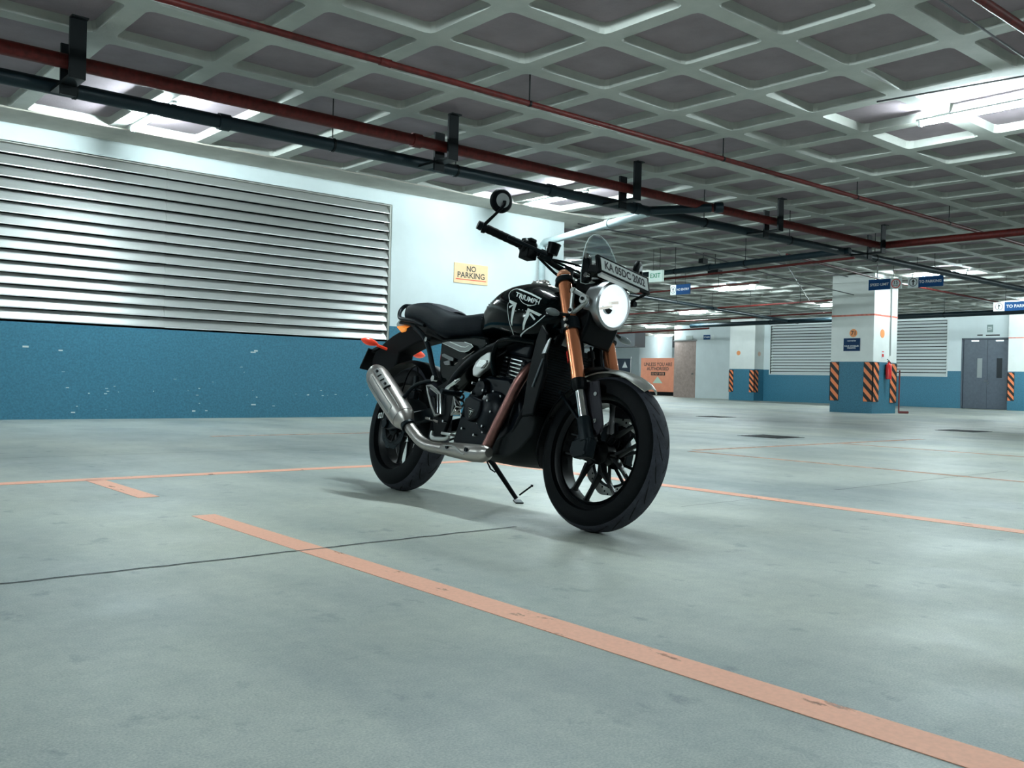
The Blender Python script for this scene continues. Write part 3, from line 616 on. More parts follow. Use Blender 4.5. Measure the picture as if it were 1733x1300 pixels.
# trapeze brackets carrying the mains
def hanger(x, lb):
    y0, y1 = 8.25 * k29, 9.08 * k28
    e = empty('pipe_bracket', (x, y0, 0), lb, 'bracket', 'black steel pipe brackets')
    q = MB(); ww = .12
    q.box((-ww/2, -.15, 2.77), (ww/2, -.125, CEIL)); q.box((-ww/2, -.20, CEIL - .012), (ww/2, -.125, CEIL)); q.box((-ww/2, -.15, 2.745), (ww/2, y1 - y0 + .02, 2.77)); q.build('steel_angle', M_DARK, e, smooth=False)
    q = MB(); q.box((-ww/2, .08, 2.67), (ww/2, .105, CEIL - .14)); q.build('drop_plate', M_DARK, e, smooth=False)
    return e
for x, lb in ((2.02, 'black steel pipe bracket over the wide louvre, first of the row'), (5.55, 'black steel pipe bracket above the mirror of the motorcycle'), (8.30, 'black steel pipe bracket above the headlamp, before the grey drain branch'), (11.3, 'black steel pipe bracket between the grey branch and the pipe corner'), (14.2, 'black steel pipe bracket at the corner of the red main')): hanger(x, lb)
for px, py, X, lb in ((1210, 461, 15.5, 'black speaker box under the dark cross pipe, larger one'), (1190, 442, 15.4, 'small black box fixed above the dark cross pipe')):
    p = onx(px, py, X); q = MB(); s_ = .13 if 'larger' in lb else .06
    q.box((-.08, -s_, -.05), (.08, s_, .05)); q.box((-.006, -.006, .05), (.006, .006, CEIL + .08 - p[2])); o = q.build('speaker_box', M_DARK, smooth=False, bevel=.006); o.location = p; tag(o, lb, 'speaker')

# ================================================================== MOTORCYCLE
# bike frame: x forward from the rear axle, y to the rider's left, z up; the whole machine leans on its side stand
BO = np.array([2.54973226, 3.8141541, 0.0])
BB = np.array([[-0.06831756731799234, 0.980541750991903, 0.18403962768242177], [-0.9976636256753834, -0.0671451031765769, -0.012602584007070037], [0.0, -0.18447062010287624, 0.9828380285270103]])
WB = 1.42; RAKE = math.radians(24.6); STEER = math.radians(4.23)
AX = np.array([-math.sin(RAKE), 0, math.cos(RAKE)]); A0 = np.array([WB + .102, 0, 0])
def un(px, py, y):
    d = BB.T @ ray(px, py); c = BB.T @ (CC - BO); P = c + d * (y - c[1]) / d[1]; return P[0], P[2]
bike = empty('motorcycle', (0, 0, 0), 'black roadster motorcycle with orange fork tubes and lit round headlamp on its side stand', 'motorcycle')
bike.matrix_world = Matrix([[*BB[i], BO[i]] for i in range(3)] + [[0, 0, 0, 1]])
SM = Matrix.Translation(A0) @ Matrix.Rotation(STEER, 4, Vector(AX)) @ Matrix.Translation(-A0)
def P(q, name, m, parent=None, steer=False, **k):
    o = q.build(name, m, parent or bike, **k)
    if steer: o.matrix_local = SM
    return o
K_PAINT = mat('gloss_black_paint', (.0008, .0025, .003), .10, spec=.11)
K_SATIN = mat('satin_black', (.0012, .0025, .0035), .45, spec=.10)
K_SATM = mat('satin_black_metal', (.004, .008, .011), .42, .15, spec=.14)
K_ENG = mat('engine_blue_black', (.0018, .004, .007), .38, 0., noise_amt=.2, noise_scale=30, spec=.12)
K_RUB = mat('tyre_rubber', (.002, .003, .004), .6, noise_amt=.25, noise_scale=40, bump=.1, bump_scale=200, spec=.10)
K_TREAD = mat('scuffed_tread_rubber', (.040, .042, .055), .75, noise_amt=.3, noise_scale=25, bump=.2, bump_scale=200, spec=.3)
K_SEAT = mat('seat_vinyl', (.003, .006, .010), .5, bump=.25, bump_scale=260, spec=.14)
K_SEAT2 = mat('seat_vinyl_grained', (.022, .022, .032), .6, bump=.3, bump_scale=300, spec=.3)
K_GOLD = mat('orange_anodised', (1., .36, .18), .22, .85)
K_STEEL = mat('brushed_stainless', (.42, .385, .36), .36, 1., noise_amt=.08, noise_scale=20, stretch=(1, 8, 1))
K_HEAT = mat('heat_tinted_header', (.26, .125, .11), .40, 1., noise_amt=.25, noise_scale=18)
K_CHR = M_CHROME
K_SILV = mat('silver_casting', (.50, .51, .50), .35, .7)
K_GUARD_HL = mat('fender_highlight_silver', (.55, .55, .52), .28, .75)  # silver tone paints the lamp highlight onto the dark front mudguard
K_RIM = mat('rim_black', (.001, .002, .003), .35, spec=.22)
K_ORL = mat('orange_lens', (.92, .07, .03), .25, coat=.5, emit=(1, .08, .04), estr=.18)
K_AMB = mat('amber_lens', (1., .32, .06), .25, emit=(1, .35, .06), estr=.5)
K_REDL = mat('red_reflector', (.9, .03, .02), .25)
K_SMOKE = mat('smoked_lens', (.16, .19, .20), .3, coat=.5)
K_DEC = mat('silver_decal', (.70, .76, .74), .4)
K_PLATE = mat('number_plate_grey', (.74, .78, .76), .45)
K_GLASS = mat('windscreen_acrylic', (.85, .95, .93), .03, trans=1., spec=.5, alpha=.22)
K_HEADL = mat('headlamp_glow', (.9, .97, 1), .2, emit=(.78, .95, 1.0), estr=.88)

# ---- wheels
def wheel(cx, R_, rt, wrim, steer, front):
    c = (cx, 0, R_); rr = .216 + (.004 if front else .0)      # bead radius
    # rim barrel (the part) with tyre, spokes, hub, discs as sub-parts
    hw = wrim / 2; prof = [(rr - .006, -hw), (rr + .006, -hw - .002), (rr + .006, -hw + .006), (rr - .020, -hw + .016), (rr - .026, -.03), (rr - .026, .03), (rr - .020, hw - .016), (rr + .006, hw - .006), (rr + .006, hw + .002), (rr - .006, hw), (rr - .028, hw - .02), (rr - .034, .03), (rr - .034, -.03), (rr - .028, -hw + .02)]
    q = MB(); q.lathe(prof, c, (0, 1, 0), 64, loop=True); w = P(q, 'front_wheel' if front else 'rear_wheel', K_RIM, steer=steer)
    tp = []; n = 18; H_ = R_ - rr
    for i in range(n + 1):
        a = PI * i / n; y = -math.cos(a); z = math.sin(a) ** .62
        tp.append((rr + H_ * z, rt * (y * (1 + .10 * math.sin(a) ** 2 * (0 if abs(y) < .2 else 1)))))
    tp = [(rr - .008, -hw + .004)] + tp + [(rr - .008, hw - .004)]
    q = MB(); na = 96; nt_ = len(tp)
    q.lathe(tp, c, (0, 1, 0), na); q.mi = [1 if 5 <= (i_ % (nt_ - 1)) <= nt_ - 7 else 0 for i_ in range(na * (nt_ - 1))]; ty = q.build('tyre', [K_RUB, K_TREAD], w)
    # tread grooves: thin dark slashes pressed in the tread, following its curve
    q = MB(); ng = 22
    for k in range(ng):
        for s in (-1, 1):
            a0 = 2 * PI * (k + (.5 if s > 0 else 0)) / ng; pts = []
            for t in range(7):
                u = t / 6; yy = s * rt * (.12 + .72 * u); al = math.acos(max(-1, min(1, -yy / rt))); r_ = rr + H_ * math.sin(al) ** .62 + .0016
                ang = a0 + .46 * u * u + .10 * u; pts.append((r_, yy, ang))
            vs = []
            for i, (r_, yy, ang) in enumerate(pts):
                hwid = .010 * (1 - abs(i - 3) / 4) / r_ * .8
                for e in (-1, 1): vs.append((cx + r_ * math.cos(ang + e * hwid), yy, R_ + r_ * math.sin(ang + e * hwid)))
            q.add(vs, [(2*i, 2*i+1, 2*i+3, 2*i+2) for i in range(6)])
    g = q.build('tread_groove', mat('groove_black', (.002, .003, .003), .9), w, smooth=False, recalc=False); g['kind'] = 'stuff'
    q = MB(); q.lathe([(.001, -.055), (.030, -.055), (.036, -.03), (.045, -.022), (.045, .022), (.036, .03), (.030, .055), (.001, .055)], c, (0, 1, 0), 28); q.build('hub', K_RIM, w)
    ph = math.radians(29 if front else 54)
    for k in range(5):
        q = MB(); th = ph + k * 2 * PI / 5
        for s in (-1, 1):
            a1, a2 = th + s * .50, th + s * .20
            p = np.array([cx + .076 * math.cos(a1), 0, R_ + .076 * math.sin(a1)]); ja = th + s * .60; q.tube([(cx + .03 * math.cos(ja), 0, R_ + .03 * math.sin(ja)), (cx + .078 * math.cos(a1), 0, R_ + .078 * math.sin(a1))], [.014, .012], 8); e = np.array([cx + (rr - .026) * math.cos(a2), 0, R_ + (rr - .026) * math.sin(a2)]); m_ = (p + e) / 2
            d = (e - p) / np.linalg.norm(e - p); nrm = np.array([-d[2], 0, d[0]]); secs = []
            for t, w1, w2 in ((0, .010, .018), (.5, .0050, .011), (.88, .0056, .012), (1, .012, .018)):
                cc = p + (e - p) * t; secs.append([tuple(cc + nrm * x + np.array([0, y, 0])) for x, y in ((w1, 0), (w1*.6, w2), (-w1*.6, w2), (-w1, 0), (-w1*.6, -w2), (w1*.6, -w2))])
            q.loft(secs)
        q.build('spoke', K_RIM, w)
    def disc(y, ro, ri, drill=True):
        q = MB(); n = 80; pr_ = []
        def R1(a): return ro + .0035 * math.cos(a * 10)
        ringv = []
        for k in range(n):
            a = 2 * PI * k / n; r1 = R1(a); r0 = ri + .0015 * math.cos(a * 10)
            for r_, yy in ((r0, -.0022), (r1, -.0022), (r1, .0022), (r0, .0022)): ringv.append((cx + r_ * math.cos(a), y + yy, R_ + r_ * math.sin(a)))
        q.add(ringv, [(k*4+i, ((k+1)%n)*4+i, ((k+1)%n)*4+(i+1)%4, k*4+(i+1)%4) for k in range(n) for i in range(4)])
        dd = q.build('brake_disc', mat('disc_steel', (.42, .42, .40), .32, 1.) if front else K_SATM, w)
        q = MB()
        for k in range(10):
            for j, (f, da) in enumerate(((.25, 0), (.55, .14), (.8, .28))):
                a = 2 * PI * k / 10 + da; r_ = ri + (ro - ri) * f
                for sy in (-.0027, .0027): q.disc((cx + r_ * math.cos(a), y + sy, R_ + r_ * math.sin(a)), (0, 1, 0), .0042, .0006, 8)
        h_ = q.build('drilled_hole', K_SATIN, w, smooth=False, recalc=False); h_['kind'] = 'stuff'
        q = MB()
        for k in range(10):
            a = 2 * PI * k / 10; b_ = a + .28; q.beam((cx + .035 * math.cos(a), y * .8, R_ + .035 * math.sin(a)), (cx + (ri + .004) * math.cos(b_), y, R_ + (ri + .004) * math.sin(b_)), .011, .006, (0, 1, 0))
        q.lathe([(.030, y - .006), (.048, y - .004), (.048, y + .004), (.030, y + .006)], c, (0, 1, 0), 28, loop=True)
        q.lathe([(ri - .008, y - .003), (ri + .002, y - .003), (ri + .002, y + .003), (ri - .008, y + .003)], c, (0, 1, 0), 60, loop=True)
        q.build('disc_carrier', K_SATIN, w)
    disc(.072 if front else -.085, .150 if front else .115, .116 if front else .088)
    return w
wf = wheel(WB, .293, .056, .082, True, True)
wr = wheel(0.0, .308, .076, .108, False, False)

# ---- front fork (steered)
def fx(z): return 1.215 + (.788 - z) * .46
def fk(z, y): return (fx(z), y, z)
for y, lab in ((-.105, None), (.105, None)):
    q = MB(); q.tube([fk(.968, y), fk(.535, y)], .0268, 28); ft = P(q, 'fork_tube', K_GOLD, steer=True)
    q = MB(); q.tube([fk(.984, y), fk(.975, y), fk(.9749, y), fk(.966, y)], [.020, .023, .0272, .0272], 24); q.build('fork_cap', mat('orange_cap', (1., .50, .32), .35, .8), ft)
    q = MB(); q.tube([fk(.548, y), fk(.546, y), fk(.520, y), fk(.505, y)], [.027, .031, .031, .024], 24); q.build('dust_seal', K_SATIN, ft)
    q = MB(); q.tube([fk(.52, y), fk(.395, y)], .0195, 24); q.build('fork_stanchion', K_CHR, ft)
    q = MB(); q.tube([fk(.408, y), fk(.40, y), fk(.34, y), fk(.315, y)], [.023, .027, .029, .030], 20); q.box((WB - .028, y - .022, .262), (WB + .040, y + .022, .335)); q.box((WB - .04, y - .018, .30), (WB - .012, y + .018, .33)); q.build('fork_foot', K_SATM, ft, bevel=.006)
    q = MB(); q.disc((WB, y - math.copysign(-.024, y), .293), (0, 1, 0), .017, .012, 20); q.disc((WB - .028, y + math.copysign(.012, y), .268), (0, 1, 0), .006, .03, 10); q.disc((WB + .03, y + math.copysign(.012, y), .276), (0, 1, 0), .006, .03, 10); q.build('axle_bolt', K_SATM, ft)
q = MB(); q.tube([(WB, -.13, .293), (WB, .13, .293)], .011, 14); P(q, 'front_axle', K_SATM, steer=True)
for z, nm, h in ((.945, 'upper_fork_clamp', .022), (.762, 'lower_fork_clamp', .046)):
    q = MB()
    for y in (-.105, .105): q.tube([fk(z + h/2, y), fk(z - h/2, y)], .037, 24)
    a, c = np.array(fk(z, -.105)), np.array(fk(z, .105)); q.beam(a - [.01, 0, 0], c - [.01, 0, 0], .05, h, AX)
    st = np.array([A0[0] + AX[0] * z / AX[2], 0, z]); q.beam(st - [.03, .04, 0], st + [.05, -.04, 0], .08, h, AX)
    P(q, nm, K_SATM, steer=True, bevel=.004)
q = MB(); 
for z in (.75, .775): q.disc((fx(z) + .012, -.143, z), (0, 1, 0), .007, .012, 12)
P(q, 'clamp_bolt', K_STEEL, steer=True)
q = MB(); z0_, z1_ = .74, .96; q.tube([A0 + AX * z0_ / AX[2], A0 + AX * z1_ / AX[2]], .030, 20); P(q, 'steering_head', K_SATIN)
# reflector on the right fork
q = MB(); q.beam(np.array(fk(.652, -.105)) + [-.024, -.016, 0], np.array(fk(.612, -.105)) + [-.024, -.016, 0], .020, .008, (1, 1, 0)); q2 = MB(); q2.beam(np.array(fk(.668, -.105)) + [-.02, -.013, 0], np.array(fk(.575, -.105)) + [-.02, -.013, 0], .026, .010, (1, 1, 0))
bk_ = P(q2, 'reflector_bracket', K_SATIN, steer=True); q.build('red_reflector', K_REDL, bk_, bevel=.002)
# fender stays / guards
for y in (-.078, .078):
    q = MB(); poly = [(1.335, .545), (1.405, .555), (1.455, .43), (1.472, .365), (1.440, .345), (1.395, .385), (1.350, .45), (1.318, .52)]; q.prism(poly, y - .004, y + .004)
    gd = P(q, 'fork_guard', mat('guard_plastic', (.022, .020, .028), .6, bump=.2, bump_scale=300, spec=.3), steer=True, bevel=.003)
    q = MB(); s = math.copysign(1, y)
    q.prism([(1.385, .545), (1.415, .553), (1.478, .39), (1.462, .352), (1.430, .375), (1.40, .46)], y + s * .004, y + s * .012); q.build('guard_rib', MATS['guard_plastic'], gd, bevel=.003)
    q = MB(); q.disc((1.418, y + s * .015, .50), (0, 1, 0), .008, .008, 12); q.disc((1.440, y + s * .015, .40), (0, 1, 0), .008, .008, 12); q.build('guard_bolt', K_CHR, gd)
# front caliper (left, on the disc) and abs sensor block (right)
q = MB(); q.prism([(1.33, .30), (1.345, .40), (1.40, .425), (1.43, .36), (1.40, .28)], .048, .125); P(q, 'brake_caliper', K_SATM, steer=True, bevel=.008)
q = MB(); q.prism([(1.372, .275), (1.378, .312), (1.43, .335), (1.455, .32), (1.45, .262), (1.40, .25)], -.132, -.09); P(q, 'axle_clamp', K_SATM, steer=True, bevel=.006)
q = MB(); q.disc((1.30, .10, .40), (0, 1, 0), .001, .001, 6); q = MB(); q.tube([fk(.75, .06), (1.27, .085, .60), (1.35, .10, .50), (1.375, .09, .41)], .0045, 8, smooth=6); P(q, 'brake_hose', K_SATIN, steer=True)
q = MB(); q.tube([(1.26, -.01, .70), (1.285, -.01, .645), (1.30, -.01, .60)], .005, 8, smooth=4); q.disc((1.272, -.01, .665), AX, .014, .03, 12); P(q, 'cable_guide', K_SATIN, steer=True)
# front mudguard: arc blade round the tyre
def fender(a0, a1, n, r0, hw_, drop, name, m, rgrow=0., edge=.004):
    secs = []
    for i in range(n + 1):
        t = i / n; a = math.radians(a0 + (a1 - a0) * t); r_ = r0 + rgrow * t; sc = min(1, .55 + 4 * min(t, 1 - t)); row = []
        for j in range(9):
            u = -1 + 2 * j / 8; yy = hw_ * u * sc; rr_ = r_ - drop * abs(u) ** 2.4; row.append((WB + rr_ * math.cos(a), yy, .293 + rr_ * math.sin(a)))
        for j in range(8, -1, -1):
            u = -1 + 2 * j / 8; yy = (hw_ - .002) * u * sc; rr_ = r_ - edge - drop * abs(u) ** 2.4; row.append((WB + rr_ * math.cos(a), yy, .293 + rr_ * math.sin(a)))
        secs.append(row)
    q = MB(); q.loft(secs); return P(q, name, m, steer=True)
fender(53, 128, 18, .318, .062, .020, 'front_mudguard', K_GUARD_HL)
fender(122, 196, 16, .312, .058, .018, 'mudguard_extension', K_SATIN, .014)
q = MB(); q.beam((1.20, -.062, .50), (1.36, -.10, .40), .012, .008); q.disc((1.20, -.066, .503), (0, 1, 0), .008, .008, 10); P(q, 'mudguard_stay', K_SATM, steer=True)
q = MB(); q.prism([(1.27, .585), (1.33, .608), (1.40, .612), (1.42, .600), (1.34, .590), (1.28, .566)], -.068, .068); P(q, 'mudguard_bridge', K_SATIN, steer=True, bevel=.004)

# ---- headlamp (steered)
HC = np.array([1.318, 0, .868]); hax = np.array([.995, 0, -.04]); hax /= np.linalg.norm(hax)
q = MB(); q.lathe([(.001, -.125), (.045, -.122), (.075, -.095), (.088, -.05), (.090, .0)], HC, hax, 48); hl = P(q, 'headlamp_shell', K_SATIN, steer=True)
q = MB(); q.lathe([(.0885, -.062), (.093, -.058), (.097, .0), (.094, .014), (.084, .018), (.082, .012)], HC, hax, 56); q.build('headlamp_bezel', mat('bezel_satin_silver', (.42, .43, .44), .3, .9), hl)
q = MB(); q.lathe([(.001, -.020), (.03, -.018), (.06, -.005), (.084, .010)], HC, hax, 48); q.build('headlamp_reflector', K_HEADL, hl)
q = MB(); q.beam(HC + hax * .006 + [0, -.02, .005], HC + hax * .006 + [0, .018, .018], .012, .03, (1, 0, 0)); q.beam(HC + hax * .004 + [0, -.065, -.03], HC + hax * .004 + [0, .0, -.002], .010, .012, (1, 0, 0)); q.build('lamp_baffle', mat('baffle_grey', (.55, .55, .52), .4, emit=(1., .95, .86), estr=.45), hl, bevel=.002)
q = MB(); q.lathe([(.001, .022), (.04, .020), (.07, .016), (.085, .010)], HC, hax, 48); q.build('headlamp_lens', mat('lens_glass', (.9, .98, 1), .02, trans=1., alpha=.18), hl)
q = MB(); k_ = -.115
q.tube([(1.212, k_, .905), (1.232, k_, .895), (1.285, k_, .872), (1.30, k_, .858), (1.285, k_, .842), (1.245, k_, .815), (1.228, k_, .812), (1.222, k_, .83), (1.214, k_, .885)], .0085, 8, closed=True, smooth=3); q.disc((1.288, k_ - .004, .861), (0, 1, 0), .018, .018, 20); q.disc((1.232, k_ - .004, .817), (0, 1, 0), .013, .018, 16); q.disc((1.220, k_ - .004, .900), (0, 1, 0), .010, .018, 16)
br = P(q, 'headlamp_bracket', K_SILV, steer=True)
q = MB(); [q.disc((x, k_ - .016, z), (0, 1, 0), .007, .005, 12) for x, z in ((1.288, .861), (1.232, .817))]; q.build('bracket_bolt', K_SATIN, br)
q = MB(); q.prism([(1.20, .84), (1.30, .87), (1.30, .78), (1.27, .70), (1.235, .72), (1.20, .77)], -.085, .085); P(q, 'headlamp_cowl', K_SATIN, steer=True, bevel=.01)
q = MB(); q.prism([(1.17, .97), (1.28, .965), (1.30, .955), (1.28, .90), (1.18, .90)], -.075, .075); P(q, 'instrument_cowl', K_SATIN, steer=True, bevel=.012)
q = MB(); q.disc((1.235, .0, 1.0), (-.6, 0, .8), .052, .05, 32); P(q, 'instrument_pod', K_SATIN, steer=True, bevel=.006)
q = MB(); q.lathe([(.001, .006), (.047, .006), (.051, 0)], (1.228, 0, 1.022), (-.6, 0, .8), 32); P(q, 'instrument_glass', M_PANE1, steer=True)
# fly screen: curved clear sheet
def screen():
    rows = []; zs = [(.925, .130, 1.292), (.96, .126, 1.278), (1.0, .118, 1.262), (1.05, .106, 1.240), (1.10, .086, 1.215), (1.135, .064, 1.198), (1.158, .038, 1.186), (1.168, .008, 1.182)]
    out = []
    for z, hw_, xc in zs:
        out.append([(xc - .22 * (hw_ * u) ** 2 / .13 * 1.0, hw_ * u, z + (.055 * max(0, 1 - abs(u) * 1.2) if z < .94 else (.02 * (1 - u * u) if z < .98 else 0))) for u in np.linspace(-1, 1, 15)])
    q = MB(); q.loft(out, caps=False, closed=False); o = P(q, 'fly_screen', K_GLASS, steer=True, recalc=True)
    s = o.modifiers.new('solid', 'SOLIDIFY'); s.thickness = .004
    edge = [r[0] for r in out] + out[-1][1:-1] + [r[-1] for r in out[::-1]] + out[0][1:-1][::-1]
    q = MB(); q.tube(edge, .0016, 6, closed=True); q.build('screen_edge', mat('screen_edge_white', (.65, .75, .74), .3), o)
    return o
screen()
for y in (-.105, .105):
    q = MB(); q.prism([(1.235, 1.045), (1.262, 1.04), (1.275, 1.0), (1.285, .945), (1.262, .93), (1.235, .95), (1.228, 1.0)], y - .01, y + .01); sb = P(q, 'screen_bracket', K_SATIN, steer=True, bevel=.004)
    q = MB(); q.disc((1.262, y * 1.12, 1.035), (0, 1, 0), .011, .016, 14); q.disc((1.275, y * 1.12, .958), (0, 1, 0), .010, .016, 14); q.build('screen_bolt', K_CHR, sb)
# number plate across the nose
pc = np.array([1.352, 0, .990]); pn = np.array([.93, 0, .36]); pn /= np.linalg.norm(pn); pu = np.cross((0, 1, 0), pn) * -1; pu = pu / np.linalg.norm(pu)
if pu[2] < 0: pu = -pu
def slab(q, c, w, h, t):
    vs = [np.array(c) + np.array([0, a * w / 2, 0]) + pu * b_ * h / 2 + pn * e * t / 2 for e in (-1, 1) for a, b_ in ((-1, -1), (1, -1), (1, 1), (-1, 1))]
    return q.add(vs, [(0,1,2,3), (4,7,6,5), (0,4,5,1), (1,5,6,2), (2,6,7,3), (3,7,4,0)])
q = MB(); slab(q, pc, .300, .078, .016); npl = P(q, 'number_plate_frame', K_SATIN, steer=True, bevel=.004)
q = MB(); slab(q, pc + pn * .009, .272, .054, .003); q.build('number_plate', K_PLATE, npl, smooth=False)
lettering('KA 05DC 2002', pc + pn * .0115, (0, 1, 0), pu, M_INK, npl, width=.235, height=.036, bold=.03)
q = MB(); slab(q, pc - pu * .043 + [0, -.03, 0], .22, .009, .02); q.build('frame_lip', K_SILV, npl, smooth=False)
for s in (-1, 1):
    q = MB(); q.beam(pc + [-.01, s * .11, -.01], np.array([1.285, s * .118, .985]), .014, .03); P(q, 'plate_bracket', K_SATIN, steer=True, bevel=.002)
q = MB(); q.tube([pc + pu * -.04 + [0, .13, 0], (1.30, .128, .925)], .006, 8); q.disc((1.305, .135, .915), (1, 0, 0), .012, .02, 12); P(q, 'plate_strut', K_SATIN, steer=True)

# ---- handlebar (steered)
q = MB(); hb = [(.950, -.415, 1.083), (1.04, -.21, 1.046), (1.078, -.12, 1.012), (1.092, -.06, 1.003), (1.095, 0, 1.002), (1.092, .06, 1.003), (1.078, .12, 1.012), (1.04, .21, 1.046), (.950, .415, 1.083)]
q.tube(hb, .011, 14, smooth=5); bar = P(q, 'handlebar', K_SATIN, steer=True)
q = MB(); [q.box((1.072, s - .016, .958), (1.115, s + .016, 1.020)) for s in (-.055, .055)]; P(q, 'bar_riser', K_SATM, steer=True, bevel=.005)
for s in (-1, 1):
    A_ = np.array([.958, s * .398, 1.080]); B__ = np.array([1.018, s * .262, 1.056]); d = A_ - B__; d /= np.linalg.norm(d)
    q = MB(); pts = []; rs = []
    for i in range(13): pts += [B__ + (A_ - B__) * (i / 12)]; rs += [.0175 if i % 2 else .0165]
    q.tube(pts, rs, 16); q.tube([B__, B__ - d * .006], .021, 16); q.build('grip', K_RUB, bar)
    q = MB(); q.tube([A_, A_ + d * .018, A_ + d * .02, A_ + d * .038], [.013, .013, .0185, .0175], 16); q.build('bar_end', K_SATM, bar)
    q = MB(); c = B__ - d * .035; q.tube([B__ - d * .004, B__ - d * .012, B__ - d * .058, B__ - d * .066], [.020, .033, .033, .022], 14); q.box(c + [-.022, -.026, -.048], c + [.034, .026, -.008]); q.box(c + [-.036, -.016, .0], c + [-.010, .016, .04]); q.box(c + [-.01, -.02, .02], c + [.03, .014, .036]); sw = q.build('switch_gear', K_SATIN, bar, bevel=.005)
    # lever and master cylinder ahead of the bar
    q = MB(); l0_ = B__ - d * .09 + [.03, 0, -.004]; q.tube([l0_, l0_ + d * .03 + [.035, 0, -.012], l0_ + d * .10 + [.045, 0, -.016], l0_ + d * .19 + [.036, 0, -.014]], [.009, .008, .0065, .008], 10, smooth=4); q.build('lever', K_SATM, bar)
    q = MB(); c = B__ - d * .105; q.tube([c - d * -.02 + [.005, 0, 0], c - d * .03 + [.005, 0, 0]], .019, 12); q.build('lever_clamp', K_SATM, bar)
    if s < 0:
        c = B__ - d * .118 + np.array([.03, 0, .028]); q = MB(); q.lathe([(.001, -.022), (.024, -.022), (.026, .016), (.027, .017), (.027, .024), (.001, .024)], c, (.15, 0, 1), 24); q.build('fluid_reservoir', K_SATIN, bar)
    # bar-end mirror
    mc = np.array([.994, -.38, 1.197]) if s < 0 else np.array([1.05, .392, 1.150])
    q = MB(); e0 = A_ + d * .012; q.tube([e0 + [0, 0, -.022], e0 + [0, 0, .012]], .009, 10); q.tube([e0, e0 + [.004, 0, .012], e0 * .5 + mc * .5 + [.012, 0, -.006], mc + [.020, 0, -.022], mc + [.020, 0, -.004]], [.009, .0075, .006, .006, .008], 10, smooth=5); ms = q.build('mirror_stem', K_SATIN, bar)
    ax = np.array([.97, -.22 * (1 if s < 0 else -2.6), -.08]); ax = ax / np.linalg.norm(ax)
    q = MB(); q.lathe([(.046, -.012), (.048, -.008), (.047, .002), (.040, .009), (.0285, .011), (.0285, .012), (.001, .012)], mc, ax, 40); q.build('mirror_shell', K_SATIN, ms)
    q = MB(); q.lathe([(.0285, .0122), (.0275, .0136), (.001, .0142)], mc, ax, 32); q.build('mirror_cap', mat('mirror_cap_grey', (.34, .36, .36), .5), ms)
    q = MB(); q.lathe([(.001, -.011), (.045, -.011), (.046, -.012)], mc, ax, 32); q.build('mirror_glass', K_CHR, ms)
for pts, r in (([(1.03, -.20, 1.04), (1.10, -.10, 1.02), (1.18, -.04, .985), (1.20, .0, .93)], .005), ([(1.05, -.16, 1.03), (1.13, -.06, 1.03), (1.20, .02, 1.0), (1.19, .05, .90)], .005), ([(1.04, -.18, 1.03), (1.07, -.10, .985), (1.12, -.07, .95), (1.14, -.05, .86)], .006), ([(1.04, .2, 1.04), (1.12, .1, 1.03), (1.2, .03, .98), (1.18, 0, .88)], .005)):
    q = MB(); q.tube(pts, r, 8, smooth=6); P(q, 'control_cable', K_SATIN, steer=True)
# front indicators
for s in (-1, 1):
    q = MB(); x0 = 1.235; q.tube([(x0, s * .13, .795), (x0 - .01, s * .175, .79)], .007, 8)
    st_ = P(q, 'indicator_stalk', K_SATIN, steer=True)
    q = MB(); c = np.array([x0 - .012, s * .205, .787]); a = np.array([.10, s * 1, -.08 if s < 0 else -.15]); a /= np.linalg.norm(a); q.tube([c - a * .036, c - a * .028, c - a * .01, c + a * .012, c + a * .03, c + a * .040], [.005, .010, .0145, .0145, .010, .003], 14); q.build('indicator_lens', K_SMOKE, st_)

# ---- fuel tank
TK = [(.555, .835, .765, .060), (.575, .868, .748, .080), (.62, .918, .742, .098), (.67, .945, .745, .112), (.72, .962, .742, .124), (.78, .972, .732, .137), (.84, .975, .722, .147), (.90, .974, .712, .153), (.96, .966, .706, .156), (1.02, .950, .706, .155), (1.08, .926, .718, .148), (1.13, .898, .742, .134), (1.165, .868, .768, .112), (1.18, .84, .79, .085)]
def tk_at(x):
    xs = [t[0] for t in TK]; return [np.interp(x, xs, [t[i] for t in TK]) for i in (1, 2, 3)]
def tk_sec(x, n=40):
    zt, zb, w = tk_at(x); zc = zb + (zt - zb) * .42; out = []
    for k in range(n):
        a = 2 * PI * k / n; c, s = math.cos(a), math.sin(a); up = s > 0; hz = (zt - zc) if up else (zc - zb); e = 2.5 if up else 3.4
        out.append((x, w * math.copysign(abs(c) ** (2 / e), c), zc + hz * math.copysign(abs(s) ** (2 / e), s)))
    return out
def tk_y(x, z):
    zt, zb, w = tk_at(x); zc = zb + (zt - zb) * .42; up = z > zc; hz = (zt - zc) if up else (zc - zb); e = 2.5 if up else 3.4
    return w * max(0, 1 - min(1, abs((z - zc) / hz)) ** e) ** (1 / e)
q = MB(); xs = np.concatenate([np.linspace(.555, .62, 5), np.linspace(.65, 1.13, 15), np.linspace(1.145, 1.18, 4)]); q.loft([tk_sec(x) for x in xs]); tank = P(q, 'fuel_tank', K_PAINT)
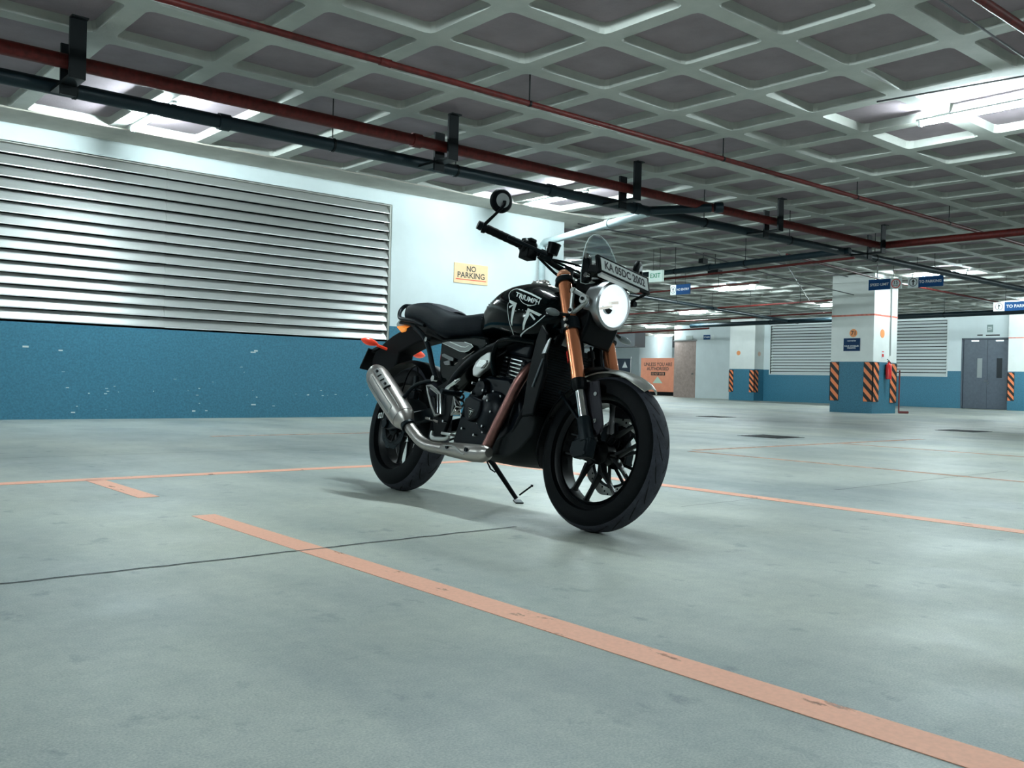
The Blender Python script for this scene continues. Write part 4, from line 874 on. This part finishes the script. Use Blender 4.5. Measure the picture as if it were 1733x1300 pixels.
# knee pad ribs at the back of the tank
q = MB()
for k in range(9):
    z = .83 + .0095 * k; x0 = .575 + .0036 * k + (.004 * k if k > 4 else 0); pts = [(x0 + t * .032, -tk_y(x0 + t * .032, z) - .0005, z - .012 * t) for t in np.linspace(0, 1, 5)]; q.tube(pts, .0028, 6)
q.build('knee_pad_rib', mat('rubber_rib', (.03, .034, .04), .6), tank)
q = MB(); q.lathe([(.001, .024), (.028, .024), (.030, .020), (.036, .019), (.045, .010), (.047, 0), (.047, -.012)], (.87, 0, .968), (0.05, 0, 1), 36); fc = q.build('filler_cap', K_CHR, tank)
q = MB(); [q.disc((.87 + .036 * math.cos(a), .036 * math.sin(a), .988), (0, 0, 1), .0045, .006, 8) for a in np.linspace(0, 2 * PI, 7)[:-1]]; q.box((.862, -.012, .99), (.905, .012, .998)); q.build('cap_bolt', K_STEEL, fc)
q = MB(); pts = [(x, 0, tk_at(x)[0] + .001) for x in np.linspace(.93, 1.09, 7)]; q.loft([[(x, y, z) for y in (-.02, 0, .02)] for x, _, z in pts], caps=False, closed=False)
# tank artwork on the right flank; marks traced in the plane of the flank and laid on its surface
def tz(u, v, y=-.135):
    px, py = 800 + u / 8.125, 460 + v / 8.125
    x, z = un(px, py, y)
    for _ in range(4): x, z = un(px, py, -max(.03, tk_y(min(1.17, max(.56, x)), z)))
    return x, z
def on_tank(x, z, off=.0012): return (x, -tk_y(x, z) - off, z)
def stroke(pts, w, name, m, closed=False, sub=6):
    P2, _ = spline([np.array(p) for p in pts], [1] * len(pts), sub, closed) if len(pts) > 2 else ([np.array(p) for p in np.linspace(pts[0], pts[1], 8)], None)
    vs = []; n = len(P2)
    for i in range(n):
        t = P2[min(n - 1, i + 1)] - P2[max(0, i - 1)]; t = t / (np.linalg.norm(t) + 1e-9); nn = np.array([-t[1], t[0]]) * w / 2
        vs += [on_tank(*(P2[i] - nn)), on_tank(*(P2[i] + nn))]
    q = MB(); q.add(vs, [(2*i, 2*i+1, 2*i+3, 2*i+2) for i in range(n - 1)]); return q.build(name, m, tank, smooth=False, recalc=False)
def patch(pts, name, m, off=.0016):
    pts = [tz(*p) for p in pts]; bm = bmesh.new(); vs = [bm.verts.new((x, 0, z)) for x, z in pts]; f = bm.faces.new(vs); bmesh.ops.triangulate(bm, faces=[f]); bmesh.ops.subdivide_edges(bm, edges=bm.edges, cuts=3, use_grid_fill=True)
    for v in bm.verts: v.co.y = on_tank(v.co.x, v.co.z, off)[1]
    me = bpy.data.meshes.new(name); bm.to_mesh(me); bm.free(); me.materials.append(m); o = bpy.data.objects.new(name, me); COL.objects.link(o); o.parent = tank; return o
M_SHIELD = mat('shield_black', (.003, .004, .005), .2)
stroke([tz(*p) for p in ((575, 888), (548, 815), (520, 740), (500, 660), (486, 560), (482, 480), (495, 425))], .0032, 'shield_line', K_DEC)
stroke([tz(*p) for p in ((508, 380), (503, 310), (535, 262), (600, 236), (660, 246))], .0032, 'shield_line', K_DEC)
stroke([tz(*p) for p in ((640, 240), (800, 303), (945, 378))], .0065, 'shield_line', K_DEC)
stroke([tz(*p) for p in ((1000, 600), (840, 737), (660, 890))], .0038, 'shield_line', K_DEC)
for pl_ in ([(508, 385), (612, 432), (590, 470), (508, 425)], [(612, 432), (545, 745), (527, 690), (548, 500), (575, 445)], [(503, 478), (548, 452), (572, 458), (508, 505)], [(762, 500), (798, 520), (775, 610), (712, 790), (688, 808)], [(765, 502), (955, 588), (918, 615), (785, 548)], [(800, 562), (868, 652), (848, 670), (786, 590)], [(752, 456), (806, 458), (806, 474), (752, 472)]): patch(pl_, 'chevron_mark', K_DEC)
stroke([tz(*p) for p in ((648, 348), (660, 388), (700, 432), (760, 456), (830, 462), (880, 446))], .0026, 'swoosh_line', K_DEC)
# lettering laid on the tank
v, f = text_geo('TRIUMPH', 1.0, None, .15, .022); hgt = v[:, 1].max() * 2
vv = []
for a, c in v:
    u = a + .5; w_ = c / hgt; zu, zv = 600 + 328 * u, 306 + 118 * u; hh_ = 60 + 10 * math.sin(PI * u); x, z = tz(zu + 12 * w_, zv - w_ * hh_ + 10 * math.sin(PI * u)); vv.append(on_tank(x, z, .002))
q = MB(); q.add(vv, f); q.build('maker_lettering', K_DEC, tank, smooth=False, recalc=False)
q = MB(); pts = [tz(*p) for p in ((595, 540), (640, 520), (690, 524), (735, 540))]; 
for i, (x, z) in enumerate(pts): q.disc(on_tank(x, z), (0, 1, 0), .002, .001, 8)
q.build('edition_mark', K_DEC, tank, smooth=False)

# ---- seat
def seat_sec(x, zt, zb, w, e=3.0, n=28, crown=0):
    zc = zb + (zt - zb) * .55; return [(x, w * math.copysign(abs(math.cos(a)) ** (2 / e), math.cos(a)), zc + ((zt - zc) if math.sin(a) > 0 else (zc - zb)) * math.copysign(abs(math.sin(a)) ** (2 / e), math.sin(a))) for a in [2 * PI * k / n for k in range(n)]]
SE = [(-.165, .893, .868, .030), (-.155, .910, .856, .055), (-.125, .923, .844, .080), (-.075, .931, .836, .100), (-.02, .934, .828, .114), (.06, .930, .812, .122), (.14, .918, .790, .128), (.22, .897, .758, .132), (.29, .872, .738, .138), (.35, .852, .730, .142), (.43, .846, .728, .140), (.52, .850, .730, .122), (.60, .862, .738, .096), (.625, .862, .748, .085)]
q = MB(); q.loft([seat_sec(*s) for s in SE]); seat = P(q, 'seat', K_SEAT, sub=1)
q = MB(); q.loft([[(x, y * w * .72, zt + .004 - .012 * abs(y) ** 3) for y in np.linspace(-1, 1, 9)] for x, zt, zb, w in [(-.06, .932, 0, .09), (-.02, .9355, 0, .11), (.06, .932, 0, .12), (.14, .921, 0, .118), (.22, .900, 0, .105), (.28, .88, 0, .07)]], caps=False, closed=False); q.build('seat_top_panel', K_SEAT2, seat)
q = MB(); sx = -.092; sec = seat_sec(sx, .929, .840, .093); q.tube([p for p in sec], .0018, 6, closed=True); q.build('seat_seam', mat('seam_thread', (.002, .002, .003), .8), seat)
# tail: grab rail, tail unit
gr = []
for s in (-1, 1): gr.append([(.16, s * .115, .80), (.06, s * .12, .822), (-.04, s * .115, .836), (-.10, s * .105, .846), (-.145, s * .092, .862), (-.178, s * .075, .893), (-.182, s * .055, .924), (-.165, s * .035, .932)])
q = MB(); q.tube(gr[0] + [(-.162, 0, .934)] + gr[1][::-1], .0105, 12, smooth=4); P(q, 'grab_rail', K_SATM)
q = MB(); q.prism([(-.15, .858), (-.10, .858), (.10, .835), (.24, .76), (.30, .725), (.10, .77), (-.08, .820), (-.19, .832)], -.075, .075); P(q, 'tail_panel', K_SATIN, bevel=.012)
q = MB(); q.prism([(-.225, .838), (-.20, .858), (-.15, .862), (-.15, .826), (-.22, .820)], -.06, .06); tl = P(q, 'tail_light', mat('clear_lens', (.5, .55, .55), .15, coat=.5), bevel=.008)
q = MB(); q.prism([(-.226, .818), (-.21, .830), (-.13, .812), (-.13, .795), (-.17, .790)], -.055, .055); q.build('tail_lens', K_AMB, tl, bevel=.006)
# rear mudguard with plate
q = MB(); q.prism([(.16, .79), (.02, .832), (-.08, .828), (-.165, .808), (-.265, .776), (-.345, .740), (-.420, .690), (-.44, .65), (-.42, .60), (-.40, .55), (-.30, .535), (-.25, .562), (-.19, .601), (-.165, .643), (-.167, .686), (-.106, .706), (.0, .735), (.12, .75)], -.045, .045); P(q, 'rear_mudguard', mat('matt_black_plastic', (.002, .003, .004), .7, spec=.12), bevel=.008)
q = MB(); q.beam((-.445, 0, .705), (-.505, 0, .595), .15, .012, (1, 0, .5)); P(q, 'rear_number_plate', K_SATIN, bevel=.003)
q = MB(); q.beam((-.36, -.03, .72), (-.45, -.03, .695), .05, .02); P(q, 'plate_light', K_SATIN, bevel=.004)
for s, (cx_, cz_) in ((-1, (-.305, .722)), (1, (-.345, .722))):
    q = MB(); q.tube([(-.30, s * .045, .705), (-.30, s * .105, .712)], .008, 8); st_ = P(q, 'indicator_stalk', K_ORL)
    q = MB(); a = np.array([-.10, s * 1., .05]); a /= np.linalg.norm(a); c = np.array([-.305, s * .150, .720]); q.tube([c - a * .048, c - a * .034, c - a * .01, c + a * .012, c + a * .032, c + a * .046], [.006, .013, .020, .020, .013, .003], 14); q.build('indicator_lens', K_ORL, st_)

# ---- frame, swingarm, suspension
def rod(name, pts, r, m=K_SATIN, smooth=0, steer=False, **k):
    q = MB(); q.tube(pts, r, 12, smooth=smooth); return P(q, name, m, steer=steer, **k)
for s in (-1, 1):
    rod('subframe_rail', [(.08, s * .12, .79), (.18, s * .122, .745), (.255, s * .124, .68), (.315, s * .126, .60), (.375, s * .126, .535)], .0125, K_SATM, 4)
    rod('frame_rail', [(1.12, s * .035, .84), (1.02, s * .09, .76), (.86, s * .115, .705), (.70, s * .12, .66), (.56, s * .122, .58), (.47, s * .122, .47), (.47, s * .12, .33)], .018, K_SATIN, 5)
    rod('frame_hoop', [(1.03, s * .10, .70), (.90, s * .125, .712), (.822, s * .128, .702), (.795, s * .128, .668), (.795, s * .126, .62), (.812, s * .115, .56)], .0125, K_PAINT, 5)
    rod('down_tube', [(1.13, s * .03, .80), (1.11, s * .09, .60), (1.04, s * .11, .40), (.98, s * .10, .30)], .016, K_SATIN, 4)
    q = MB(); q.beam((.49, s * .10, .40), (.0, s * .115, .308), .032, .062); q.box((-.055, s * .115 - .015, .285), (.03, s * .115 + .015, .332)); P(q, 'swingarm', K_SATM, bevel=.008)
    # pivot plates
    q = MB(); q.prism([(.40, .50), (.50, .54), (.56, .48), (.55, .36), (.52, .27), (.46, .26), (.42, .34)], s * .125 - .01, s * .125 + .01); P(q, 'pivot_plate', K_SATIN, bevel=.006)
    q = MB(); q.disc((.375, s * .14, .535), (0, 1, 0), .014, .02, 16); q.disc((.255, s * .142, .72), (0, 1, 0), .011, .02, 16); P(q, 'frame_bolt', K_CHR)
q = MB(); q.lathe([(.001, -.10), (.016, -.10), (.016, .10), (.001, .10)], (.0, 0, .308), (0, 1, 0), 16); q.disc((.0, -.135, .308), (0, 1, 0), .022, .02, 20); P(q, 'rear_axle', K_SATM)
lettering('021', (-.045, -.1465, .345), (1, 0, .15), (0, 0, 1), K_DEC, bike, width=.05, name='swingarm_mark', bold=.03)
q = MB(); q.tube([(.30, 0, .66), (.40, 0, .40)], .018, 14); P(q, 'shock_damper', K_STEEL)
q = MB(); pts = [(.31 + .085 * t + .034 * math.cos(14 * PI * t) * .93, .034 * math.sin(14 * PI * t), .635 - .215 * t + .034 * math.cos(14 * PI * t) * .37) for t in np.linspace(0, 1, 150)]; q.tube(pts, .0055, 6); P(q, 'shock_spring', mat('spring_black', (.01, .012, .014), .3))
q = MB(); q.lathe([(.08, .094), (.088, .096), (.088, .100), (.08, .102)], (0, 0, .308), (0, 1, 0), 36, loop=True); [q.beam((0, .098, .308), (.083 * math.cos(a), .098, .308 + .083 * math.sin(a)), .01, .005, (0, 1, 0)) for a in np.linspace(0, 2 * PI, 7)[:-1]]; P(q, 'rear_sprocket', K_SATM)
q = MB(); ch = [(-.09 * math.cos(a), .098, .308 + .09 * math.sin(a)) for a in np.linspace(-PI/2, PI/2, 14)] + [(.53, .098, .425), (.56, .098, .40), (.53, .098, .365)]
q.tube(ch, .0055, 6, closed=True); P(q, 'drive_chain', mat('chain_steel', (.08, .08, .08), .4, .8))
q = MB(); q.prism([(-.055, .415), (-.045, .445), (.02, .45), (.07, .40), (.04, .375), (-.02, .385)], -.115, -.072); P(q, 'rear_caliper', K_SATM, bevel=.006)
q = MB(); q.prism([(.02, .36), (.10, .47), (.30, .42), (.36, .38), (.20, .37)], -.118, -.112); P(q, 'swingarm_guard', K_SATIN)
fsecs = []
for i in range(13):
    a = math.radians(48 + (128 - 48) * i / 12); fsecs.append([(r_ * math.cos(a), yy, .308 + r_ * math.sin(a)) for r_, yy in ((.318, -.085), (.335, -.05), (.338, 0), (.335, .05), (.318, .085), (.334, 0))])
q = MB(); q.loft(fsecs); P(q, 'wheel_hugger', K_SATIN)
# rear master / reservoir clutter between seat post and wheel
q = MB(); q.tube([(.175, -.115, .55), (.185, -.115, .475)], .014, 12); q.box((.165, -.13, .44), (.205, -.10, .475)); P(q, 'rear_master_cylinder', K_SATM, bevel=.003)
rod('brake_line', [(.18, -.115, .56), (.16, -.12, .60), (.08, -.11, .56), (.03, -.10, .44)], .004, K_SATIN, 5)
rod('linkage_rod', [(.335, -.12, .355), (.47, -.135, .34)], .006, K_STEEL)
rod('linkage_rod', [(.13, -.11, .50), (.26, -.12, .48)], .005, K_SATM)

# ---- side panels and airbox area
q = MB(); q.prism([(.33, .735), (.60, .74), (.70, .73), (.72, .69), (.62, .63), (.52, .55), (.43, .50), (.385, .53), (.345, .62)], -.115, .115); sp_o = P(q, 'side_panel', K_PAINT, bevel=.014)
def quadp(pxs, y, name, m, parent, t=.003):
    pts = [un(*p, y) for p in pxs]; q = MB(); q.prism(pts, y - t, y + t); return q.build(name, m, parent, smooth=False)
Z4 = lambda u, v: (720 + u / 7.222, 560 + v / 7.222)
st_ = quadp([Z4(*p) for p in ((210, 150), (280, 132), (480, 140), (560, 165), (582, 195), (520, 248), (470, 258), (420, 248))], -.132, 'panel_stripe', mat('stripe_grey', (.20, .21, .21), .4, .3), sp_o)
def dstroke(pxs, y, w, name, m, parent, closed=False):
    P2 = [np.array(un(*p, y)) for p in pxs]; q = MB(); q.tube([(a, y, c) for a, c in P2], w / 2, 6, closed=closed); return q.build(name, m, parent)
dstroke([Z4(*p) for p in ((210, 150), (420, 250), (480, 258), (525, 245), (583, 192), (560, 165), (480, 138))], -.136, .0035, 'stripe_edge', K_DEC, sp_o)
dstroke([Z4(*p) for p in ((300, 135), (440, 195), (490, 200), (530, 180))], -.136, .0045, 'stripe_edge', K_DEC, sp_o)
quadp([Z4(*p) for p in ((205, 290), (230, 280), (350, 335), (342, 370), (310, 365), (210, 315))], -.125, 'model_badge', mat('badge_grey', (.13, .14, .14), .4, .4), sp_o)
quadp([Z4(*p) for p in ((225, 380), (300, 360), (305, 420), (240, 415))], -.125, 'number_badge', MATS['badge_grey'], sp_o)
for p_, q__ in (((455, 345), (595, 248)), ((355, 412), (392, 385)), ((280, 635), (545, 375))): dstroke([Z4(*p_), Z4(*q__)], -.13, .0030, 'painted_edge_highlight', K_STEEL, sp_o)  # bright steel strips stand in for highlights along the panel edges
q = MB(); q.prism([(.69, .58), (.70, .66), (.78, .69), (1.0, .69), (1.04, .66), (1.0, .60), (.80, .56)], -.06, .06); P(q, 'air_box', K_SATIN, bevel=.01)
# silver throttle body cover
o = quadp([Z4(*p) for p in ((598, 470), (640, 380), (700, 320), (790, 262), (825, 262), (815, 380), (770, 455), (690, 520), (640, 565), (600, 555))], -.118, 'throttle_cover', K_SILV, bike, .012)
b_ = o.modifiers.new('b', 'BEVEL'); b_.width = .006; b_.segments = 3
quadp([Z4(*p) for p in ((625, 425), (672, 352), (745, 360), (750, 390), (690, 445), (630, 440))], -.132, 'cover_plate', mat('cover_bright', (.75, .77, .76), .25, .8), o, .003)
dstroke([Z4(*p) for p in ((680, 455), (718, 450), (762, 392), (758, 362))], -.136, .004, 'cover_edge', K_SATIN, o)

# ---- engine
def ecol(name, poly, y0, y1, m=K_ENG, bevel=.012, parent=None):
    q = MB(); q.prism(poly, y0, y1); return P(q, name, m, parent, bevel=bevel)
eng = ecol('crankcase', [(.56, .26), (.60, .45), (.66, .52), (.74, .56), (.90, .55), (.99, .49), (1.03, .38), (1.02, .28), (.95, .225), (.66, .225)], -.105, .115)
# cylinder, tilted forward, with fins
cyl = MB(); 
def tilt(x, z): c0 = np.array([.865, .53]); a = math.radians(-9); v_ = np.array([x, z]) ; R2 = np.array([[math.cos(a), -math.sin(a)], [math.sin(a), math.cos(a)]]); r_ = c0 + R2 @ v_; return r_[0], r_[1]
ecol('cylinder_block', [tilt(*p) for p in ((-.06, -.03), (-.06, .12), (.06, .12), (.06, -.03))], -.065, .065)
for k in range(6):
    z = .022 + k * .0165; poly = [tilt(-.076, z), tilt(-.076, z + .006), tilt(.076, z + .006), tilt(.076, z)]
    q = MB(); q.prism(poly, -.082, .082); fo = P(q, 'cooling_fin', K_ENG, bevel=.002)
    if 0 < k < 6: q = MB(); a0 = -.060 + (.008 * (5 - k)); q.prism([tilt(a0, z + .0006), tilt(a0, z + .0052), tilt(.058 - (.03 if k == 5 else 0) * 0, z + .0052), tilt(.058, z + .0006)], -.0832, -.081); q.build('fin_edge', K_CHR, fo, smooth=False)
ecol('cylinder_head', [tilt(*p) for p in ((-.085, .125), (-.095, .19), (-.07, .235), (.06, .24), (.095, .20), (.085, .125))], -.080, .080, K_ENG)
ecol('head_cover', [tilt(*p) for p in ((-.06, .235), (-.045, .262), (.045, .262), (.06, .24))], -.06, .06, K_ENG)
q = MB(); x, z = tilt(.035, .185); q.disc((x, -.084, z), (0, 1, 0), .016, .012, 18); x, z = tilt(-.04, .19); q.disc((x, -.084, z), (0, 1, 0), .010, .012, 14); P(q, 'head_plug', K_SATM)
x, z = tilt(-.005, .012); quadp([Z4(*p) for p in ((885, 680), (972, 702), (958, 728), (905, 715))], -.085, 'maker_plate', K_SILV, bike)
# right side covers
q = MB(); q.lathe([(.001, .040), (.045, .038), (.075, .026), (.090, .010), (.094, 0), (.094, -.02)], (.835, -.115, .40), (0, -1, 0), 36); cc_ = P(q, 'clutch_cover', K_ENG)
q = MB(); [q.disc((.835 + .088 * math.cos(a), -.122, .40 + .088 * math.sin(a)), (0, 1, 0), .0062, .012, 10) for a in np.linspace(.2, 2 * PI + .2, 10)[:-1]]; q.build('cover_bolt', K_CHR, cc_)
p3 = [un(*Z4(*p), -.158) for p in ((490, 830), (560, 790), (690, 850), (680, 960), (640, 1060), (530, 1110), (480, 1040))]
q = MB(); q.prism(p3, -.165, -.125); cp = P(q, 'cover_badge_plate', K_ENG, bevel=.008)
dstroke([Z4(*p) for p in ((525, 940), (600, 970), (530, 1055))], -.168, .0032, 'triangle_emblem', K_SILV, cp, closed=True)
dstroke([Z4(*p) for p in ((540, 975), (575, 985))], -.168, .0045, 'triangle_emblem', K_DEC, cp); dstroke([Z4(*p) for p in ((558, 980), (540, 1025))], -.168, .0045, 'triangle_emblem', K_DEC, cp)
q = MB(); q.lathe([(.001, .018), (.035, .016), (.045, 0), (.045, -.02)], (.735, -.115, .50), (0, -1, 0), 28); P(q, 'water_pump_cover', K_ENG)
for p in ((680, 602), (592, 642), (720, 732), (582, 762), (775, 855), (812, 992), (708, 1168), (605, 1276), (462, 1196), (455, 1035), (72, 1076), (232, 1108)): x_, z_ = un(*Z4(*p), -.15); q = MB(); q.disc((x_, -.15, z_), (0, 1, 0), .0055, .02, 10); P(q, 'engine_bolt', K_CHR)
# three-arm silver sprocket cover
T3 = [Z4(348, 812), Z4(448, 938), Z4(318, 1028)]
tri = dstroke(T3, -.135, .010, 'frame_triangle', K_SILV, bike, closed=True); ctr = (sum(p[0] for p in T3) / 3, sum(p[1] for p in T3) / 3)
for p in T3: dstroke([ctr, p], -.136, .007, 'triangle_rib', K_SILV, tri)
# heel guard
hg = [Z4(*p) for p in ((22, 672), (68, 672), (186, 770), (190, 1015), (120, 1032), (70, 900), (35, 760))]
hgo = dstroke(hg, -.150, .014, 'heel_guard', K_SILV, bike, closed=True); dstroke([Z4(60, 700), Z4(150, 775), Z4(150, 1000)], -.150, .006, 'guard_inner_rib', K_SILV, hgo); quadp([Z4(*p) for p in ((85, 790), (125, 830), (130, 945), (110, 900))], -.150, 'guard_mesh', K_SATIN, hgo)
# rider peg, brake pedal
rod('rider_footpeg', [(.60, -.13, .47), (.595, -.17, .468), (.59, -.225, .465)], .012, K_SATM)
q = MB(); q.tube([(x, -.16, z) for x, z in (un(*Z4(262, 785), -.16), un(*Z4(265, 715), -.16), un(*Z4(300, 680), -.16), un(*Z4(390, 605), -.16), un(*Z4(418, 590), -.16))], [.008, .011, .010, .007, .005], 10, smooth=4); P(q, 'gear_rod_chrome', K_CHR)
Z6 = lambda u, v: (610 + u / 7.222, 660 + v / 7.222)
q = MB(); pd = [un(*Z6(*p), -.185) for p in ((880, 500), (868, 560), (885, 592), (960, 600), (1040, 598), (1085, 565))]; q.tube([(x, -.185, z) for x, z in pd], [.006, .009, .010, .010, .009, .007], 10, smooth=4); pdo = P(q, 'brake_pedal', K_SILV)
q = MB(); a = un(*Z6(1015, 532), -.2); c = un(*Z6(1125, 552), -.2); q.beam((a[0], -.20, a[1]), (c[0], -.20, c[1]), .03, .012); q.build('pedal_tip', K_SILV, pdo, bevel=.003)
# radiator and sump guard
q = MB(); q.box((1.095, -.135, .40), (1.135, .135, .70)); rad = P(q, 'radiator', K_SATIN, bevel=.006)
q = MB(); [q.box((1.1345, -.12, .415 + k * .0105), (1.138, .12, .420 + k * .0105)) for k in range(26)]; ff = q.build('radiator_fin', K_SATM, rad, smooth=False); ff['kind'] = 'stuff'
q = MB(); q.prism([(1.09, .39), (1.16, .40), (1.185, .56), (1.165, .72), (1.12, .76), (1.10, .70), (1.085, .55)], -.155, -.135); P(q, 'radiator_cowl', K_SATIN, bevel=.006)
q = MB(); q.prism([(1.09, .39), (1.16, .40), (1.185, .56), (1.165, .72), (1.12, .76), (1.10, .70), (1.085, .55)], .135, .155); P(q, 'radiator_cowl', K_SATIN, bevel=.006)
dstroke([(901, 655), (919, 607)], -.158, .009, 'cowl_strip', mat('strip_grey', (.12, .14, .15), .35, .5), rad)
q = MB(); px_ = [un(*p, -.158) for p in ((928, 577), (933, 572), (924, 598), (918, 599))]; q.prism(px_, -.162, -.156); q.build('cowl_reflector', K_SMOKE, rad, smooth=False)
q = MB(); q.loft([[(x, y, z) for y, z in ((-w, zt), (-w, zb + .02), (-w * .6, zb), (w * .6, zb), (w, zb + .02), (w, zt))] for x, zt, zb, w in ((.74, .25, .215, .06), (.84, .27, .202, .10), (.98, .33, .206, .12), (1.06, .40, .238, .12), (1.12, .47, .31, .11), (1.13, .5, .40, .10))]); P(q, 'sump_guard', mat('belly_black', (.004, .006, .007), .65, spec=.2), bevel=.006)

# ---- exhaust
q = MB(); q.tube([(.985, -.055, .600), (1.012, -.085, .600), (1.010, -.110, .570), (.990, -.125, .520), (.963, -.135, .44), (.935, -.145, .36), (.908, -.152, .285), (.895, -.158, .245)], [.0225] * 8, 20, smooth=6); P(q, 'header_pipe', K_HEAT)
q = MB(); q.lathe([(.020, -.006), (.034, -.006), (.034, .006), (.020, .006)], (.985, -.06, .600), (.8, -.6, 0), 20, loop=True); P(q, 'header_flange', K_SATM)
cs = [(.600, .224, .020), (.612, .224, .026), (.66, .224, .031), (.74, .223, .034), (.84, .222, .037), (.90, .224, .036), (.93, .228, .030), (.945, .232, .020)]
q = MB(); q.loft([[(x, -.172 + r_ * 1.0 * math.cos(a), z + r_ * math.sin(a)) for a in [2 * PI * k / 24 for k in range(24)]] for x, z, r_ in cs]); col_ = P(q, 'collector_cover', K_STEEL)
q = MB(); q.disc((.682, -.205, .232), (0, 1, 0), .009, .008, 16); q.disc((.835, -.211, .230), (0, 1, 0), .009, .008, 16); q.build('cover_screw', K_SATM, col_)
q = MB(); q.tube([(.655, -.207, .236), (.74, -.212, .236), (.80, -.214, .215), (.83, -.214, .21)], .003, 6, smooth=4); q.build('pressed_rib', K_SILV, col_)
q = MB(); q.tube([(.615, -.172, .224), (.55, -.174, .225), (.485, -.178, .229), (.43, -.184, .244), (.385, -.190, .268), (.335, -.196, .298), (.305, -.20, .317)], .0265, 24, smooth=6); P(q, 'link_pipe', K_STEEL)
m0 = np.array([.325, -.200, .304]); m1 = np.array([-.066, -.222, .552]); md = (m1 - m0) / np.linalg.norm(m1 - m0); ml = np.linalg.norm(m1 - m0); mu = np.cross(md, (0, 1, 0)); mu /= np.linalg.norm(mu)
if mu[2] < 0: mu = -mu
ms_ = np.cross(mu, md)
def msec(t, ry, rz, n=36, e=2.3):
    ry, rz = ry * 1.0, rz * 1.0
    return [tuple(m0 + md * t * ml + ms_ * ry * math.copysign(abs(math.cos(a)) ** (2/e), math.cos(a)) + mu * rz * math.copysign(abs(math.sin(a)) ** (2/e), math.sin(a))) for a in [2 * PI * k / n for k in range(n)]]
q = MB(); q.loft([msec(*s) for s in ((.0, .028, .028), (.01, .032, .034), (.10, .044, .052), (.125, .046, .055))]); mf = P(q, 'silencer', K_STEEL)
q = MB(); q.loft([msec(*s) for s in ((.126, .0475, .057), (.20, .050, .061), (.5, .052, .065), (.80, .050, .064), (.845, .0485, .062))]); q.build('silencer_sleeve', K_STEEL, mf)
q = MB(); q.loft([msec(*s) for s in ((.85, .048, .0615), (.92, .045, .056), (.965, .038, .047), (.985, .028, .034))]); q.build('silencer_end_cap', K_STEEL, mf)
q = MB(); q.loft([msec(*s) for s in ((.844, .0475, .0608), (.851, .0475, .0608))]); q.build('cap_joint', K_SATIN, mf)
q = MB(); q.tube([m1 - md * .012, m1 + md * .004], .020, 20); q.build('outlet', K_SATIN, mf)
q = MB(); q.tube([m0 - md * .012, m0 + md * .012], .034, 24); q.build('clamp_ring', K_SATM, mf)
def onm(t, a, off=0.002, e=2.3):
    ry = np.interp(t, (.1, .2, .5, .8, .9, .96), (.044, .050, .052, .050, .046, .038)) + off; rz = np.interp(t, (.1, .2, .5, .8, .9, .96), (.052, .061, .065, .064, .057, .047)) + off - off; ry = ry + 0.0
    return m0 + md * t * ml + ms_ * ry * math.copysign(abs(math.cos(a)) ** (2/e), math.cos(a)) + mu * rz * math.copysign(abs(math.sin(a)) ** (2/e), math.sin(a))
sgn_ = PI if ms_[1] > 0 else 0      # angle of the outer (right) side
def ma(deg): a = math.radians(deg); return PI - a if ms_[1] > 0 else a
q = MB(); q.tube([onm(t, ma(-18), .0005) for t in np.linspace(.25, .82, 12)] , .0028, 6); q.tube([onm(t, ma(12), .0005) for t in np.linspace(.25, .82, 12)], .0028, 6); q.tube([onm(.25, ma(d_), .0005) for d_ in np.linspace(-18, 12, 6)], .0028, 6); q.tube([onm(t, ma(42), .0005) for t in np.linspace(.16, .82, 12)], .0025, 6); q.build('pressed_rib', K_SILV, mf)
vs = [[onm(t, ma(d_), .0035) for d_ in np.linspace(32, 62, 6)] for t in np.linspace(.50, .86, 10)]
q = MB(); q.loft(vs, caps=False, closed=False); hs = q.build('heat_shield', K_SILV, mf)
q = MB()
for t in (.64, .72): q.tube([onm(t, ma(d_), .006) for d_ in np.linspace(36, 58, 5)], .0035, 6)
for t in (.565, .80): q.disc(onm(t, ma(47), .004), onm(t, ma(47), .1) - onm(t, ma(47), 0), .0085, .006, 14)
q.tube([onm(.505, ma(d_), .004) for d_ in np.linspace(28, 66, 6)], .005, 6); q.build('shield_slot', K_SATIN, hs)
rod('silencer_hanger', [onm(.30, ma(95), 0), (.26, -.16, .50), (.37, -.13, .53)], .009, K_SATM, 4)

# ---- side stand: reaches the ground on the left
def tobike(p): return BB.T @ (np.array(p, float) - BO)
f0 = tobike(onz(877, 846, .012))
q = MB(); q.tube([(.505, .115, .245), (.53, .16, .20), tuple(f0 + [0, -.012, .004])], [.014, .012, .010], 12); ss = P(q, 'side_stand', K_SATIN)
q = MB(); c = f0; q.beam(tobike(BO + BB @ f0 + np.array([.03, .045, -.008])), tobike(BO + BB @ f0 + np.array([-.03, -.045, -.008])), .035, .006, tuple(BB.T @ np.array([0, 0, 1.]))); q.build('stand_foot', K_SATM, ss)
q = MB(); w_ = tobike(onz(879, 838, .03)); e_ = BO + BB @ w_; q.tube([w_, tobike(e_ + [.035, -.045, .045])], .004, 8); q.disc(tobike(e_ + [.035, -.045, .045]), (0, 0, 1), .006, .01, 10); q.build('stand_tang', K_SATIN, ss)
q = MB(); q.tube([(.50, .12, .235), (.535, .145, .175), (.545, .165, .165), (.55, .175, .185)], .004, 8); q.build('stand_spring', K_SATM, ss)
